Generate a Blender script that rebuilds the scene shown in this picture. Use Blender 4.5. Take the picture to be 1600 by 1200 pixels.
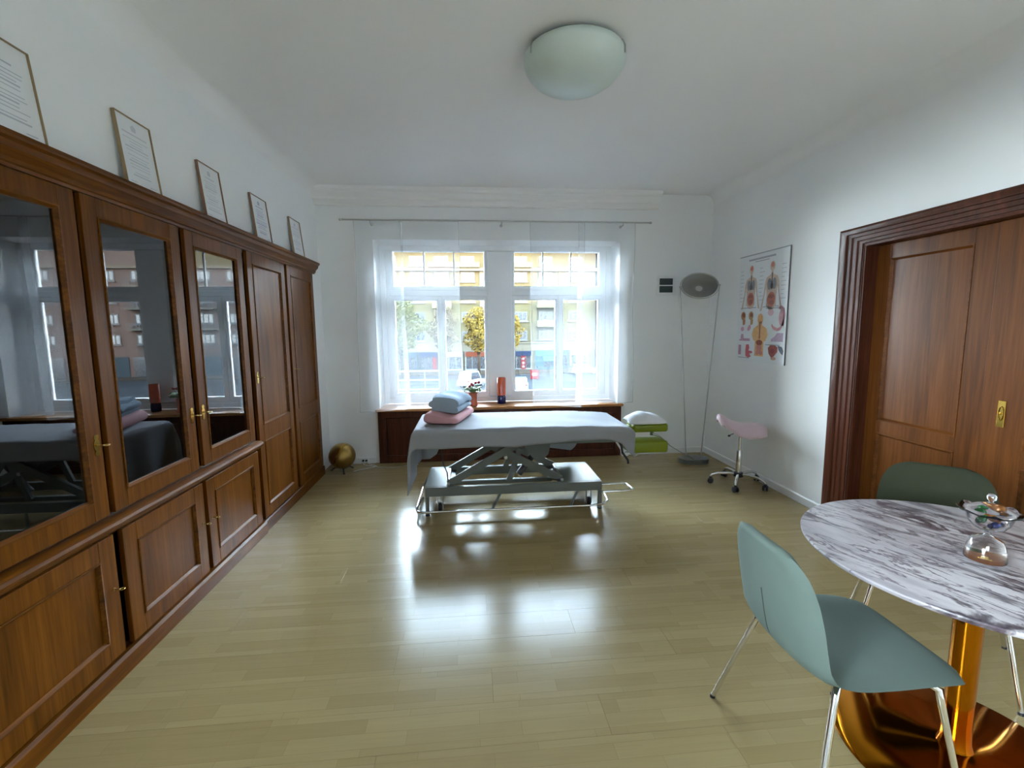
import bpy, bmesh, math, random
from mathutils import Vector, Matrix
random.seed(7)
PI = math.pi
S = bpy.context.scene
C = S.collection
for o in list(bpy.data.objects): bpy.data.objects.remove(o)

# ------------------------------------------------------------------ camera
CAM_YAW, CAM_PITCH, CAM_ROLL, CAM_F, CAM_H = math.radians(5.0648), math.radians(6.8249), math.radians(-0.5435), 727.28, 1.5
def cam_rows():
    c, s = math.cos(CAM_YAW), math.sin(CAM_YAW)
    A = Matrix(((c, -s, 0), (s, c, 0), (0, 0, 1)))
    B = Matrix(((1, 0, 0), (0, 0, -1), (0, 1, 0)))
    c, s = math.cos(CAM_PITCH), math.sin(CAM_PITCH)
    P = Matrix(((1, 0, 0), (0, c, -s), (0, s, c)))
    c, s = math.cos(CAM_ROLL), math.sin(CAM_ROLL)
    Q = Matrix(((c, -s, 0), (s, c, 0), (0, 0, 1)))
    return Q @ P @ B @ A
R_ = cam_rows()
cam = bpy.data.cameras.new('camera'); cam_o = bpy.data.objects.new('camera', cam); C.objects.link(cam_o)
m4 = Matrix((R_[0], -R_[1], -R_[2])).transposed().to_4x4(); m4.translation = (0, 0, CAM_H)
cam_o.matrix_world = m4
cam.sensor_fit = 'HORIZONTAL'; cam.sensor_width = 36; cam.lens = 36 * CAM_F / 1600; cam.clip_start = 0.02; cam.clip_end = 500
S.camera = cam_o

# ------------------------------------------------------------------ sky, sun, exposure
SKY_STRENGTH, SKY_HORIZON, SKY_ZENITH = 5.2, (0.80, 0.94, 1.0), (0.25, 0.39, 0.56)
SUN_STRENGTH, SUN_COLOR, SUN_ELEV, SUN_AZ = 1.5, (1.0, 0.54, 0.22), 10.0, -12.0
EXPOSURE = 4.33
w = bpy.data.worlds.new('sky'); S.world = w; w.use_nodes = True
bg = w.node_tree.nodes['Background']; bg.inputs[1].default_value = SKY_STRENGTH
# clear evening sky: pale and bright towards the horizon, bluer and darker overhead
wn = w.node_tree.nodes; wl = w.node_tree.links
tc_ = wn.new('ShaderNodeTexCoord'); sx_ = wn.new('ShaderNodeSeparateXYZ'); rp_ = wn.new('ShaderNodeValToRGB')
wl.new(tc_.outputs['Generated'], sx_.inputs[0]); wl.new(sx_.outputs[2], rp_.inputs[0]); wl.new(rp_.outputs[0], bg.inputs[0])
rp_.color_ramp.elements[0].position = 0.0; rp_.color_ramp.elements[0].color = (*SKY_HORIZON, 1)
rp_.color_ramp.elements[1].position = 0.8; rp_.color_ramp.elements[1].color = (*SKY_ZENITH, 1)
sun = bpy.data.lights.new('sun', 'SUN'); sun.energy = SUN_STRENGTH; sun.color = SUN_COLOR; sun.angle = math.radians(0.6)
sun_o = bpy.data.objects.new('sun', sun); C.objects.link(sun_o)
e_, a_ = math.radians(SUN_ELEV), math.radians(SUN_AZ)
sun_o.rotation_euler = Vector((math.sin(a_) * math.cos(e_), math.cos(a_) * math.cos(e_), -math.sin(e_))).to_track_quat('-Z', 'Y').to_euler()
sun_o.location = (-5, -20, 20)
por = bpy.data.lights.new('window_portal', 'AREA'); por.shape = 'RECTANGLE'; por.size = 2.7; por.size_y = 1.95
por.cycles.is_portal = True
por_o = bpy.data.objects.new('window_portal', por); C.objects.link(por_o)
por_o.location = (0.35, 5.74, 1.55); por_o.rotation_euler = (-PI / 2, 0, 0)
por2 = bpy.data.lights.new('fill_window_portal', 'AREA'); por2.shape = 'RECTANGLE'; por2.size = 1.5; por2.size_y = 1.55; por2.cycles.is_portal = True  # portal for the added fill window
por2_o = bpy.data.objects.new('fill_window_portal', por2); C.objects.link(por2_o)
por2_o.location = (-1.90, -.725, 1.65); por2_o.rotation_euler = (0, -PI / 2, 0)
vs = S.view_settings; vs.view_transform = 'Standard'; vs.look = 'None'; vs.exposure = EXPOSURE; vs.gamma = 1; vs.use_curve_mapping = False
S.cycles.max_bounces = 12; S.cycles.diffuse_bounces = 8; S.cycles.glossy_bounces = 5; S.cycles.transparent_max_bounces = 16
S.cycles.transmission_bounces = 8; S.cycles.use_denoising = True; S.cycles.sample_clamp_indirect = 6
S.cycles.caustics_reflective = False; S.cycles.caustics_refractive = False

# ------------------------------------------------------------------ helpers: objects
MW = {}
def _mat_of(o): return MW.get(o.name, Matrix.Identity(4))
def tag(o, label=None, cat=None, group=None, kind=None):
    if label: o['label'] = label
    if cat: o['category'] = cat
    if group: o['group'] = group
    if kind: o['kind'] = kind
    return o
def thing(name, loc, label, cat, rotz=0, group=None, kind=None):
    o = bpy.data.objects.new(name, None); C.objects.link(o); o.empty_display_size = 0.1
    o.location = loc; o.rotation_euler = (0, 0, rotz)
    MW[o.name] = Matrix.Translation(loc) @ Matrix.Rotation(rotz, 4, 'Z')
    return tag(o, label, cat, group, kind)
def obj(name, bm, mat, parent=None, smooth=False, local=False, label=None, cat=None, group=None, kind=None, origin=None):
    """links a bmesh as one mesh object; world coordinates unless local=True"""
    me = bpy.data.meshes.new(name)
    bmesh.ops.recalc_face_normals(bm, faces=bm.faces)
    M = Matrix.Identity(4)
    if parent is not None and not local: M = _mat_of(parent).inverted()
    if origin is not None:
        M = Matrix.Translation(-Vector(origin)) @ M
    bm.transform(M)
    if smooth:
        for f in bm.faces: f.smooth = True
    bm.to_mesh(me); bm.free()
    if smooth and smooth is not True:
        me.set_sharp_from_angle(angle=math.radians(smooth))
    o = bpy.data.objects.new(name, me); C.objects.link(o)
    if mat: me.materials.append(mat)
    MW[o.name] = Matrix.Identity(4)
    if origin is not None:
        o.location = origin; MW[o.name] = Matrix.Translation(origin)
    if parent is not None:
        o.parent = parent; MW[o.name] = _mat_of(parent)
    return tag(o, label, cat, group, kind)
def inst(src, name, parent=None, loc=None, rot=None, mat=None):
    o = bpy.data.objects.new(name, src.data); C.objects.link(o)
    if parent is not None: o.parent = parent
    if loc is not None: o.location = loc
    if rot is not None: o.rotation_euler = rot
    return o
def copy_tree(src, parent=None):
    c = src.copy(); C.objects.link(c)
    c.parent = parent
    for ch in src.children: copy_tree(ch, c)
    return c
# ------------------------------------------------------------------ helpers: shapes
def B(): return bmesh.new()
def box(bm, x0, x1, y0, y1, z0, z1, bev=0, seg=2):
    r = bmesh.ops.create_cube(bm, size=1.0)
    vs_ = r['verts']
    for v in vs_:
        v.co = Vector((x0 + (v.co.x + .5) * (x1 - x0), y0 + (v.co.y + .5) * (y1 - y0), z0 + (v.co.z + .5) * (z1 - z0)))
    if bev:
        es = {e for v in vs_ for e in v.link_edges}
        bmesh.ops.bevel(bm, geom=list(es), offset=bev, segments=seg, affect='EDGES', profile=0.5)
    return bm
def tube(bm, pts, r, seg=10, closed=False, caps=True):
    pts = [Vector(p) for p in pts]; n = len(pts)
    rs = r if isinstance(r, (list, tuple)) else [r] * n
    rings = []; prev = None
    for i, p in enumerate(pts):
        if closed: t = (pts[(i + 1) % n] - pts[i - 1])
        elif i == 0: t = pts[1] - pts[0]
        elif i == n - 1: t = pts[-1] - pts[-2]
        else: t = (pts[i + 1] - pts[i]).normalized() + (pts[i] - pts[i - 1]).normalized()
        t = t.normalized() if t.length > 1e-9 else Vector((0, 0, 1))
        if prev is None:
            a = Vector((0, 0, 1)) if abs(t.z) < .9 else Vector((1, 0, 0))
            u = t.cross(a).normalized()
        else:
            u = (prev - t * prev.dot(t)).normalized()
        prev = u; v = t.cross(u)
        rings.append([bm.verts.new(p + (u * math.cos(k * 2 * PI / seg) + v * math.sin(k * 2 * PI / seg)) * rs[i]) for k in range(seg)])
    m = n if closed else n - 1
    for i in range(m):
        A, D = rings[i], rings[(i + 1) % n]
        for k in range(seg): bm.faces.new((A[k], A[(k + 1) % seg], D[(k + 1) % seg], D[k]))
    if caps and not closed:
        bm.faces.new(rings[0][::-1]); bm.faces.new(rings[-1])
    return bm
def rod(bm, a, b, r, seg=12): return tube(bm, [a, b], r, seg)
def bar(bm, a, b, w_, h_, up=(0, 0, 1)):
    """rectangular bar from a to b, w across, h along up"""
    a = Vector(a); b = Vector(b); t = (b - a).normalized(); up = Vector(up)
    s = t.cross(up).normalized() * (w_ / 2); u = s.cross(t).normalized() * (h_ / 2)
    A = [bm.verts.new(a + x) for x in (s + u, -s + u, -s - u, s - u)]; D = [bm.verts.new(b + x) for x in (s + u, -s + u, -s - u, s - u)]
    for k in range(4): bm.faces.new((A[k], A[(k + 1) % 4], D[(k + 1) % 4], D[k]))
    bm.faces.new(A[::-1]); bm.faces.new(D)
    return bm
def lathe(bm, prof, seg=32, M=None, cap0=True, cap1=True, wob=None):
    """prof: list of (r, z); revolve about z then transform by M"""
    M = M or Matrix.Identity(4); rings = []
    for (r, z) in prof:
        if r < 1e-6: rings.append([bm.verts.new(M @ Vector((0, 0, z)))])
        else:
            ring = []
            for k in range(seg):
                a = k * 2 * PI / seg; rr, zz = (r, z) if wob is None else wob(r, z, a)
                ring.append(bm.verts.new(M @ Vector((rr * math.cos(a), rr * math.sin(a), zz))))
            rings.append(ring)
    for A, D in zip(rings, rings[1:]):
        if len(A) == 1 and len(D) == 1: continue
        for k in range(seg):
            k2 = (k + 1) % seg
            if len(A) == 1: bm.faces.new((A[0], D[k2], D[k]))
            elif len(D) == 1: bm.faces.new((A[k], A[k2], D[0]))
            else: bm.faces.new((A[k], A[k2], D[k2], D[k]))
    if cap0 and len(rings[0]) > 1: bm.faces.new(rings[0][::-1])
    if cap1 and len(rings[-1]) > 1: bm.faces.new(rings[-1])
    return bm
def T(x, y, z): return Matrix.Translation((x, y, z))
def RX(a): return Matrix.Rotation(a, 4, 'X')
def RY(a): return Matrix.Rotation(a, 4, 'Y')
def RZ(a): return Matrix.Rotation(a, 4, 'Z')
def prism(bm, poly, fn, d0, d1):
    """poly of (a,b); fn(a,b,d) -> point; extruded from d0 to d1"""
    A = [bm.verts.new(fn(a, b, d0)) for a, b in poly]; D = [bm.verts.new(fn(a, b, d1)) for a, b in poly]
    n = len(poly); bm.faces.new(A[::-1]); bm.faces.new(D)
    for k in range(n): bm.faces.new((A[k], A[(k + 1) % n], D[(k + 1) % n], D[k]))
    return bm
def extrude_profile(bm, prof, fn, s0, s1):
    """prof closed list of (p,q) swept along s; fn(p,q,s)"""
    return prism(bm, prof, fn, s0, s1)
def ring_frame(bm, fn, a0, a1, b0, b1, loops):
    """rectangular frame: loops is a list of (inset, depth); fn(a,b,d)->point; closes back to the first loop"""
    L = []
    for ins, d in loops:
        L.append([bm.verts.new(fn(a, b, d)) for a, b in ((a0 + ins, b0 + ins), (a1 - ins, b0 + ins), (a1 - ins, b1 - ins), (a0 + ins, b1 - ins))])
    n = len(L)
    for i in range(n):
        A, D = L[i], L[(i + 1) % n]
        for k in range(4): bm.faces.new((A[k], A[(k + 1) % 4], D[(k + 1) % 4], D[k]))
    return bm
def grid(bm, nu, nv, fn, closed_v=False):
    V = [[bm.verts.new(fn(i / nu, j / nv)) for j in range(nv + (0 if closed_v else 1))] for i in range(nu + 1)]
    nj = len(V[0])
    for i in range(nu):
        for j in range(nv):
            bm.faces.new((V[i][j], V[i + 1][j], V[i + 1][(j + 1) % nj], V[i][(j + 1) % nj]))
    return V
def lerp(a, b, t): return a + (b - a) * t
def interp(tab, t):
    if t <= tab[0][0]: return tab[0][1]
    for (t0, v0), (t1, v1) in zip(tab, tab[1:]):
        if t <= t1: return lerp(v0, v1, (t - t0) / (t1 - t0))
    return tab[-1][1]

# ------------------------------------------------------------------ materials
def new_mat(name):
    m = bpy.data.materials.new(name); m.use_nodes = True
    nt = m.node_tree; return m, nt, nt.nodes['Principled BSDF']
def N(nt, kind, **kw):
    n = nt.nodes.new(kind)
    for k, v in kw.items(): setattr(n, k, v)
    return n
def coords(nt, scale=(1, 1, 1), rot=(0, 0, 0), kind='Object'):
    tc = N(nt, 'ShaderNodeTexCoord'); mp = N(nt, 'ShaderNodeMapping')
    mp.inputs['Scale'].default_value = scale; mp.inputs['Rotation'].default_value = rot
    nt.links.new(tc.outputs[kind], mp.inputs[0]); return mp.outputs[0]
def noise(nt, vec, scale, detail=4, rough=.55, dist=0):
    n = N(nt, 'ShaderNodeTexNoise'); n.inputs['Scale'].default_value = scale; n.inputs['Detail'].default_value = detail
    n.inputs['Roughness'].default_value = rough; n.inputs['Distortion'].default_value = dist
    nt.links.new(vec, n.inputs['Vector']); return n.outputs['Fac']
def ramp(nt, fac, stops):
    r = N(nt, 'ShaderNodeValToRGB'); el = r.color_ramp.elements
    while len(el) > 1: el.remove(el[-1])
    el[0].position, el[0].color = stops[0][0], (*stops[0][1], 1)
    for p, c in stops[1:]:
        e = el.new(p); e.color = (*c, 1)
    nt.links.new(fac, r.inputs[0]); return r.outputs[0]
def bump(nt, bs, h, strength=.2, dist=.01):
    b = N(nt, 'ShaderNodeBump'); b.inputs['Strength'].default_value = strength; b.inputs['Distance'].default_value = dist
    nt.links.new(h, b.inputs['Height']); nt.links.new(b.outputs[0], bs.inputs['Normal'])
def srgb(r, g, b):
    f = lambda c: (c / 255 / 12.92) if c / 255 <= .04045 else ((c / 255 + .055) / 1.055) ** 2.4
    return (f(r), f(g), f(b))
def plain(name, col, rough=.5, metal=0, spec=.5, vary=.06, nscale=6, bmp=0, bscale=200, coat=0):
    m, nt, bs = new_mat(name)
    v = coords(nt)
    f = noise(nt, v, nscale, 3)
    lo = tuple(max(0, c * (1 - vary)) for c in col); hi = tuple(min(1, c * (1 + vary)) for c in col)
    nt.links.new(ramp(nt, f, [(.3, lo), (.7, hi)]), bs.inputs['Base Color'])
    bs.inputs['Roughness'].default_value = rough; bs.inputs['Metallic'].default_value = metal
    bs.inputs['Specular IOR Level'].default_value = spec
    if coat: bs.inputs['Coat Weight'].default_value = coat; bs.inputs['Coat Roughness'].default_value = .1
    if bmp: bump(nt, bs, noise(nt, v, bscale, 2), bmp, .004)
    return m
def wood(name, dark, mid, light, axis='Z', rough=.32, fine=1.0):
    m, nt, bs = new_mat(name)
    k = 9.0 * fine
    sc = {'Z': (k, k, k * .07), 'Y': (k, k * .07, k), 'X': (k * .07, k, k)}[axis]
    v = coords(nt, sc)
    f1 = noise(nt, v, 1.6, 6, .62, .6)
    sc2 = {'Z': (90, 90, 3), 'Y': (90, 3, 90), 'X': (3, 90, 90)}[axis]
    f2 = noise(nt, coords(nt, sc2), 1.0, 2, .5)
    mx = N(nt, 'ShaderNodeMath', operation='MULTIPLY_ADD'); mx.inputs[1].default_value = .35
    nt.links.new(f2, mx.inputs[0])
    sb = N(nt, 'ShaderNodeMath', operation='MULTIPLY'); sb.inputs[1].default_value = .68; nt.links.new(f1, sb.inputs[0])
    nt.links.new(sb.outputs[0], mx.inputs[2])
    col = ramp(nt, mx.outputs[0], [(.34, dark), (.52, mid), (.70, light)])
    nt.links.new(col, bs.inputs['Base Color']); bs.inputs['Roughness'].default_value = rough; bs.inputs['Specular IOR Level'].default_value = .15
    bump(nt, bs, f2, .06, .003)
    return m
def emit(name, col, strength):
    m, nt, bs = new_mat(name)
    bs.inputs['Base Color'].default_value = (*col, 1)
    bs.inputs['Emission Color'].default_value = (*col, 1); bs.inputs['Emission Strength'].default_value = strength
    return m
def pane_glass(name, tint=(1, 1, 1), ior=1.5, rough=0.0):
    m, nt, bs = new_mat(name); out = nt.nodes['Material Output']; nt.nodes.remove(bs)
    tr = N(nt, 'ShaderNodeBsdfTransparent'); tr.inputs[0].default_value = (*tint, 1)
    gl = N(nt, 'ShaderNodeBsdfGlossy'); gl.inputs['Roughness'].default_value = rough
    fr = N(nt, 'ShaderNodeFresnel'); fr.inputs[0].default_value = ior
    mx = N(nt, 'ShaderNodeMixShader'); nt.links.new(fr.outputs[0], mx.inputs[0]); nt.links.new(tr.outputs[0], mx.inputs[1]); nt.links.new(gl.outputs[0], mx.inputs[2])
    nt.links.new(mx.outputs[0], out.inputs[0]); return m
def sheer_mat(name, col, opacity):
    m, nt, bs = new_mat(name); out = nt.nodes['Material Output']; nt.nodes.remove(bs)
    tr = N(nt, 'ShaderNodeBsdfTransparent')
    df = N(nt, 'ShaderNodeBsdfDiffuse'); df.inputs[0].default_value = (*col, 1)
    tl = N(nt, 'ShaderNodeBsdfTranslucent'); tl.inputs[0].default_value = (*col, 1)
    m1 = N(nt, 'ShaderNodeMixShader'); m1.inputs[0].default_value = .5
    nt.links.new(df.outputs[0], m1.inputs[1]); nt.links.new(tl.outputs[0], m1.inputs[2])
    lw = N(nt, 'ShaderNodeLayerWeight'); lw.inputs[0].default_value = .3
    v = coords(nt, (1, 1, 1)); wv = noise(nt, v, 900, 1)
    ad = N(nt, 'ShaderNodeMath', operation='MULTIPLY_ADD'); ad.inputs[1].default_value = .15; ad.inputs[2].default_value = opacity
    nt.links.new(lw.outputs['Facing'], ad.inputs[0]); ad.use_clamp = True
    m2 = N(nt, 'ShaderNodeMixShader'); nt.links.new(ad.outputs[0], m2.inputs[0]); nt.links.new(tr.outputs[0], m2.inputs[1]); nt.links.new(m1.outputs[0], m2.inputs[2])
    nt.links.new(m2.outputs[0], out.inputs[0]); return m
def glass_mat(name, col=(1, 1, 1), rough=0.02, ior=1.45):
    m, nt, bs = new_mat(name)
    bs.inputs['Base Color'].default_value = (*col, 1); bs.inputs['Transmission Weight'].default_value = 1
    bs.inputs['Roughness'].default_value = rough; bs.inputs['IOR'].default_value = ior
    return m

PAINT = plain('white_wall_paint', (.85, .865, .87), .75, vary=.015, nscale=1.5, bmp=.12, bscale=260, spec=.25)
CEILP = plain('ceiling_paint', (.87, .87, .865), .8, vary=.015, nscale=1.2, bmp=.08, bscale=200, spec=.2)
WHITE = plain('white_gloss_paint', (.80, .81, .82), .35, vary=.02)
W_V = wood('honey_wood_vertical', srgb(66, 36, 3), srgb(98, 55, 8), srgb(124, 74, 17), 'Z', .36)
W_H = wood('honey_wood_horizontal', srgb(66, 36, 3), srgb(98, 55, 8), srgb(124, 74, 17), 'Y', .36)
W_DK = wood('cabinet_carcass_wood', srgb(40, 20, 8), srgb(56, 30, 13), srgb(72, 40, 18), 'Z')
D_V = wood('door_wood_vertical', srgb(70, 37, 13), srgb(92, 52, 19), srgb(108, 63, 27), 'Z')
D_H = wood('door_wood_horizontal', srgb(70, 37, 13), srgb(92, 52, 19), srgb(108, 63, 27), 'Y')
D_C = wood('door_casing_wood', srgb(52, 26, 16), srgb(76, 40, 26), srgb(94, 52, 36), 'Z')
D_CH = wood('door_header_wood', srgb(52, 26, 16), srgb(76, 40, 26), srgb(94, 52, 36), 'Y')
SILLW = wood('sill_wood', srgb(150, 96, 52), srgb(184, 128, 78), srgb(206, 152, 98), 'X', .3)
RADW = wood('radiator_cover_wood', srgb(52, 26, 16), srgb(76, 40, 27), srgb(94, 54, 38), 'Z', .4)
CHROME = plain('chrome', (.78, .79, .80), .12, 1, vary=.02)
STEEL = plain('brushed_steel', (.50, .51, .50), .34, 1, vary=.05)
BRASS = plain('polished_brass', srgb(214, 176, 84), .16, 1, vary=.05)
GOLD = plain('gold_lacquered_metal', srgb(180, 112, 16), .10, 1, vary=.03, nscale=2)
ABRASS = plain('aged_brass', srgb(170, 140, 80), .28, 1, vary=.12)
BLACK = plain('black_plastic', (.012, .013, .018), .45)
GREYST = plain('grey_painted_steel', srgb(112, 118, 116), .46, 0, vary=.03, spec=.22)
GLASS = pane_glass('window_glass')
CABGL = pane_glass('cabinet_glass', (.30, .36, .36), 2.1)
SHEER = sheer_mat('sheer_curtain_cloth', (.88, .92, .97), .12)
SHEER2 = sheer_mat('gathered_sheer_cloth', (.88, .92, .97), .19)
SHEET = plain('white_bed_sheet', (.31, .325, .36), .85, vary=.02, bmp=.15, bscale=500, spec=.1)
GREENV = plain('lime_green_vinyl', srgb(122, 138, 14), .38, vary=.04)
PINKF = plain('pink_pillow_cloth', srgb(206, 158, 164), .9, vary=.04, bmp=.2, bscale=300, spec=.1)
TOWEL = plain('blue_grey_towel', srgb(160, 178, 196), .95, vary=.06, bmp=.6, bscale=420, spec=.05)
MINT = plain('sage_velvet', srgb(97, 110, 103), .82, vary=.05, bmp=.25, bscale=700, spec=.2)
OLIVE = plain('olive_green_velvet', srgb(50, 53, 40), .85, vary=.05, bmp=.25, bscale=700, spec=.15)
PAPER = plain('certificate_paper', (.78, .80, .82), .5, vary=.02)
INK = plain('grey_ink', (.50, .52, .58), .6)
INKL = plain('pale_grey_ink', (.58, .60, .65), .6)
BRONZ = plain('brown_frame', srgb(150, 128, 96), .4)
CLEAR = glass_mat('clear_glass')
def velvet_stool():
    m, nt, bs = new_mat('dusty_pink_velvet')
    v = coords(nt, (14, 14, 14))
    wv = N(nt, 'ShaderNodeTexWave'); wv.inputs['Scale'].default_value = 3.2; wv.inputs['Distortion'].default_value = 2.5; wv.inputs['Detail'].default_value = 2
    nt.links.new(v, wv.inputs[0])
    nt.links.new(ramp(nt, wv.outputs['Fac'], [(0, srgb(192, 164, 176)), (1, srgb(230, 208, 217))]), bs.inputs['Base Color'])
    bs.inputs['Roughness'].default_value = .8; bs.inputs['Sheen Weight'].default_value = .4
    return m
VELV = velvet_stool()
def floor_mat(i):
    m, nt, bs = new_mat('birch_laminate')
    tc = N(nt, 'ShaderNodeTexCoord'); oi = N(nt, 'ShaderNodeObjectInfo')
    # three narrow strips per board, each with its own tone
    br = N(nt, 'ShaderNodeTexBrick')
    br.offset = .37; br.inputs['Scale'].default_value = 1; br.inputs['Brick Width'].default_value = .43; br.inputs['Row Height'].default_value = .065
    br.inputs['Mortar Size'].default_value = .0006; br.inputs['Mortar Smooth'].default_value = .2; br.inputs['Bias'].default_value = 0
    ad = N(nt, 'ShaderNodeVectorMath', operation='ADD'); sc = N(nt, 'ShaderNodeVectorMath', operation='SCALE'); sc.inputs['Scale'].default_value = 17.0
    cb = N(nt, 'ShaderNodeCombineXYZ'); nt.links.new(oi.outputs['Random'], cb.inputs[0])
    nt.links.new(cb.outputs[0], sc.inputs[0]); nt.links.new(tc.outputs['Object'], ad.inputs[0]); nt.links.new(sc.outputs[0], ad.inputs[1])
    nt.links.new(ad.outputs[0], br.inputs['Vector'])
    br.inputs['Color1'].default_value = (*srgb(151, 132, 92), 1); br.inputs['Color2'].default_value = (*srgb(162, 143, 103), 1)
    br.inputs['Mortar'].default_value = (*srgb(137, 119, 81), 1)
    mp = N(nt, 'ShaderNodeMapping'); mp.inputs['Scale'].default_value = (1.6, 26, 1); nt.links.new(ad.outputs[0], mp.inputs[0])
    f = noise(nt, mp.outputs[0], 2.2, 5, .6, .4)
    gr = ramp(nt, f, [(.3, (.92, .92, .92)), (.7, (1, 1, 1))])
    mx = N(nt, 'ShaderNodeMix', data_type='RGBA', blend_type='MULTIPLY'); mx.inputs[0].default_value = 1
    nt.links.new(br.outputs[0], mx.inputs[6]); nt.links.new(gr, mx.inputs[7])
    nt.links.new(mx.outputs[2], bs.inputs['Base Color'])
    bs.inputs['Roughness'].default_value = .20; bs.inputs['Specular IOR Level'].default_value = .22
    bump(nt, bs, noise(nt, tc.outputs['Object'], 9, 2), .015, .01)
    return m
FLOOR = floor_mat(0)
def marble_mat():
    m, nt, bs = new_mat('white_marble_with_dark_veins')
    v = coords(nt, (1, 1, 1), (0, 0, math.radians(67)))
    mp = N(nt, 'ShaderNodeMapping'); mp.inputs['Scale'].default_value = (2.2, 8.5, 1); nt.links.new(v, mp.inputs[0])
    base = noise(nt, mp.outputs[0], 1.3, 5, .6, .5)
    def vein(scale, width, seedoff, dist):
        m2 = N(nt, 'ShaderNodeMapping'); m2.inputs['Scale'].default_value = (1.3, 4.6, 1); m2.inputs['Location'].default_value = (seedoff, seedoff * .7, 0); nt.links.new(v, m2.inputs[0])
        f = noise(nt, m2.outputs[0], scale, 6, .58, dist)
        s = N(nt, 'ShaderNodeMath', operation='SUBTRACT'); s.inputs[1].default_value = .5; nt.links.new(f, s.inputs[0])
        a = N(nt, 'ShaderNodeMath', operation='ABSOLUTE'); nt.links.new(s.outputs[0], a.inputs[0])
        return ramp(nt, a.outputs[0], [(0, (1, 1, 1)), (width * .45, (.8, .8, .8)), (width, (0, 0, 0))])
    v1 = vein(1.5, .045, 3.1, .7); v2 = vein(3.4, .026, 8.7, .5)
    mk = noise(nt, mp.outputs[0], .7, 2); mkr = ramp(nt, mk, [(.38, (0.1, 0.1, 0.1)), (.6, (1, 1, 1))])
    def mix(a, b, fac, mode='MIX'):
        x = N(nt, 'ShaderNodeMix', data_type='RGBA', blend_type=mode)
        for sock, val in ((0, fac), (6, a), (7, b)):
            if isinstance(val, (tuple, float, int)): x.inputs[sock].default_value = val if not isinstance(val, tuple) else (*val, 1)
            else: nt.links.new(val, x.inputs[sock])
        return x.outputs[2]
    ground = ramp(nt, base, [(.3, srgb(150, 143, 149)), (.62, srgb(188, 182, 185))])
    c1 = mix(ground, srgb(52, 40, 50), mix(v1, mkr, 1.0, 'MULTIPLY'))
    c2 = mix(c1, srgb(84, 70, 80), mix(v2, (.8, .8, .8), 1.0, 'MULTIPLY'))
    nt.links.new(c2, bs.inputs['Base Color']); bs.inputs['Roughness'].default_value = .3
    return m
MARBLE = marble_mat()

# ------------------------------------------------------------------ the room shell
XL, XR, YB, YF, ZC = -1.60, 2.78, 5.25, -1.6, 2.97
WT = .40   # window wall thickness
WX0, WX1, WZ0, WZ1 = -1.02, 1.70, .60, 2.46
fl = obj('floor', box(B(), XL - .6, XR + .25, YF - .2, YB + .02, -.15, -.012), plain('floor_screed', (.12, .11, .1), .9), kind='structure')
bw, bl = .195, 1.285
proto_board = None; row = 0; y = YF
while y < YB - .001:
    y1 = min(y + bw, YB); x = XL - .02 - ((row * .43) % bl)
    while x < XR:
        xa, xb = max(x, XL - .02), min(x + bl, XR + .02)
        if xb - xa > .02:
            full = (xb - xa > bl - .001) and (y1 - y > bw - .001)
            if full and proto_board: o = inst(proto_board, 'floor_board', fl, ((xa + xb) / 2, (y + y1) / 2, -.006))
            else:
                b = box(B(), -(xb - xa) / 2 + .0003, (xb - xa) / 2 - .0003, -(y1 - y) / 2 + .0003, (y1 - y) / 2 - .0003, -.006, .006, .0003, 1)
                o = obj('floor_board', b, FLOOR, None); o.parent = fl; o.location = ((xa + xb) / 2, (y + y1) / 2, -.006)
                if full: proto_board = o
        x += bl
    y = y1; row += 1
obj('ceiling', box(B(), XL - .6, XR + .3, YF - .2, YB + .3, ZC, ZC + .25), CEILP, kind='structure')
# left wall: the cabinets stand in a niche of it
b = B()
box(b, -2.35, -2.10, 1.0, YB, 0, ZC); box(b, -2.10, XL, 1.0, YB, 2.19, ZC); box(b, -2.10, XL, 1.0, 1.36, 0, 2.19)
SWY0, SWY1, SWZ0, SWZ1 = -1.5, 0.05, .9, 2.4     # unseen window added for fill light, behind the viewer's left shoulder
box(b, -1.85, XL, SWY1, 1.0, 0, ZC); box(b, -1.85, XL, YF - .2, SWY0, 0, ZC); box(b, -1.85, XL, SWY0, SWY1, 0, SWZ0); box(b, -1.85, XL, SWY0, SWY1, SWZ1, ZC); box(b, -2.10, -1.585, 4.915, YB, 0, 2.19)
obj('wall_left', b, PAINT, kind='structure')
# right wall with door opening
DY0, DY1, DZ = 1.56, 3.14, 2.07
b = B(); box(b, XR, XR + .25, DY1, YB, 0, ZC); box(b, XR, XR + .25, YF, DY0, 0, ZC); box(b, XR, XR + .25, DY0, DY1, DZ, ZC); box(b, XR + .2, XR + .25, DY0, DY1, 0, DZ)
obj('wall_right', b, PAINT, kind='structure')
b = B()
box(b, -2.35, WX0, YB, YB + WT, 0, ZC); box(b, WX1, XR + .25, YB, YB + WT, 0, ZC); box(b, WX0, WX1, YB, YB + WT, WZ1, ZC); box(b, WX0, WX1, YB, YB + WT, 0, WZ0)
obj('wall_back', b, PAINT, kind='structure')
obj('wall_front', box(B(), -2.35, XR + .25, YF - .2, YF, 0, ZC), PAINT, kind='structure')
# coved corners where walls meet the ceiling
def cove(fn, s0, s1, r=.11):
    prof = [(0, 0), (r, 0)] + [(r - r * math.sin(k * PI / 16), r - r * math.cos(k * PI / 16)) for k in range(1, 8)] + [(0, r)]
    return extrude_profile(B(), prof, fn, s0, s1)
obj('trim_1', cove(lambda p, q, s: Vector((XL + p, s, ZC - q)), YF, YB), CEILP, kind='structure', smooth=40)
obj('trim_2', cove(lambda p, q, s: Vector((XR - p, s, ZC - q)), YF, YB), CEILP, kind='structure', smooth=40)
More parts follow.
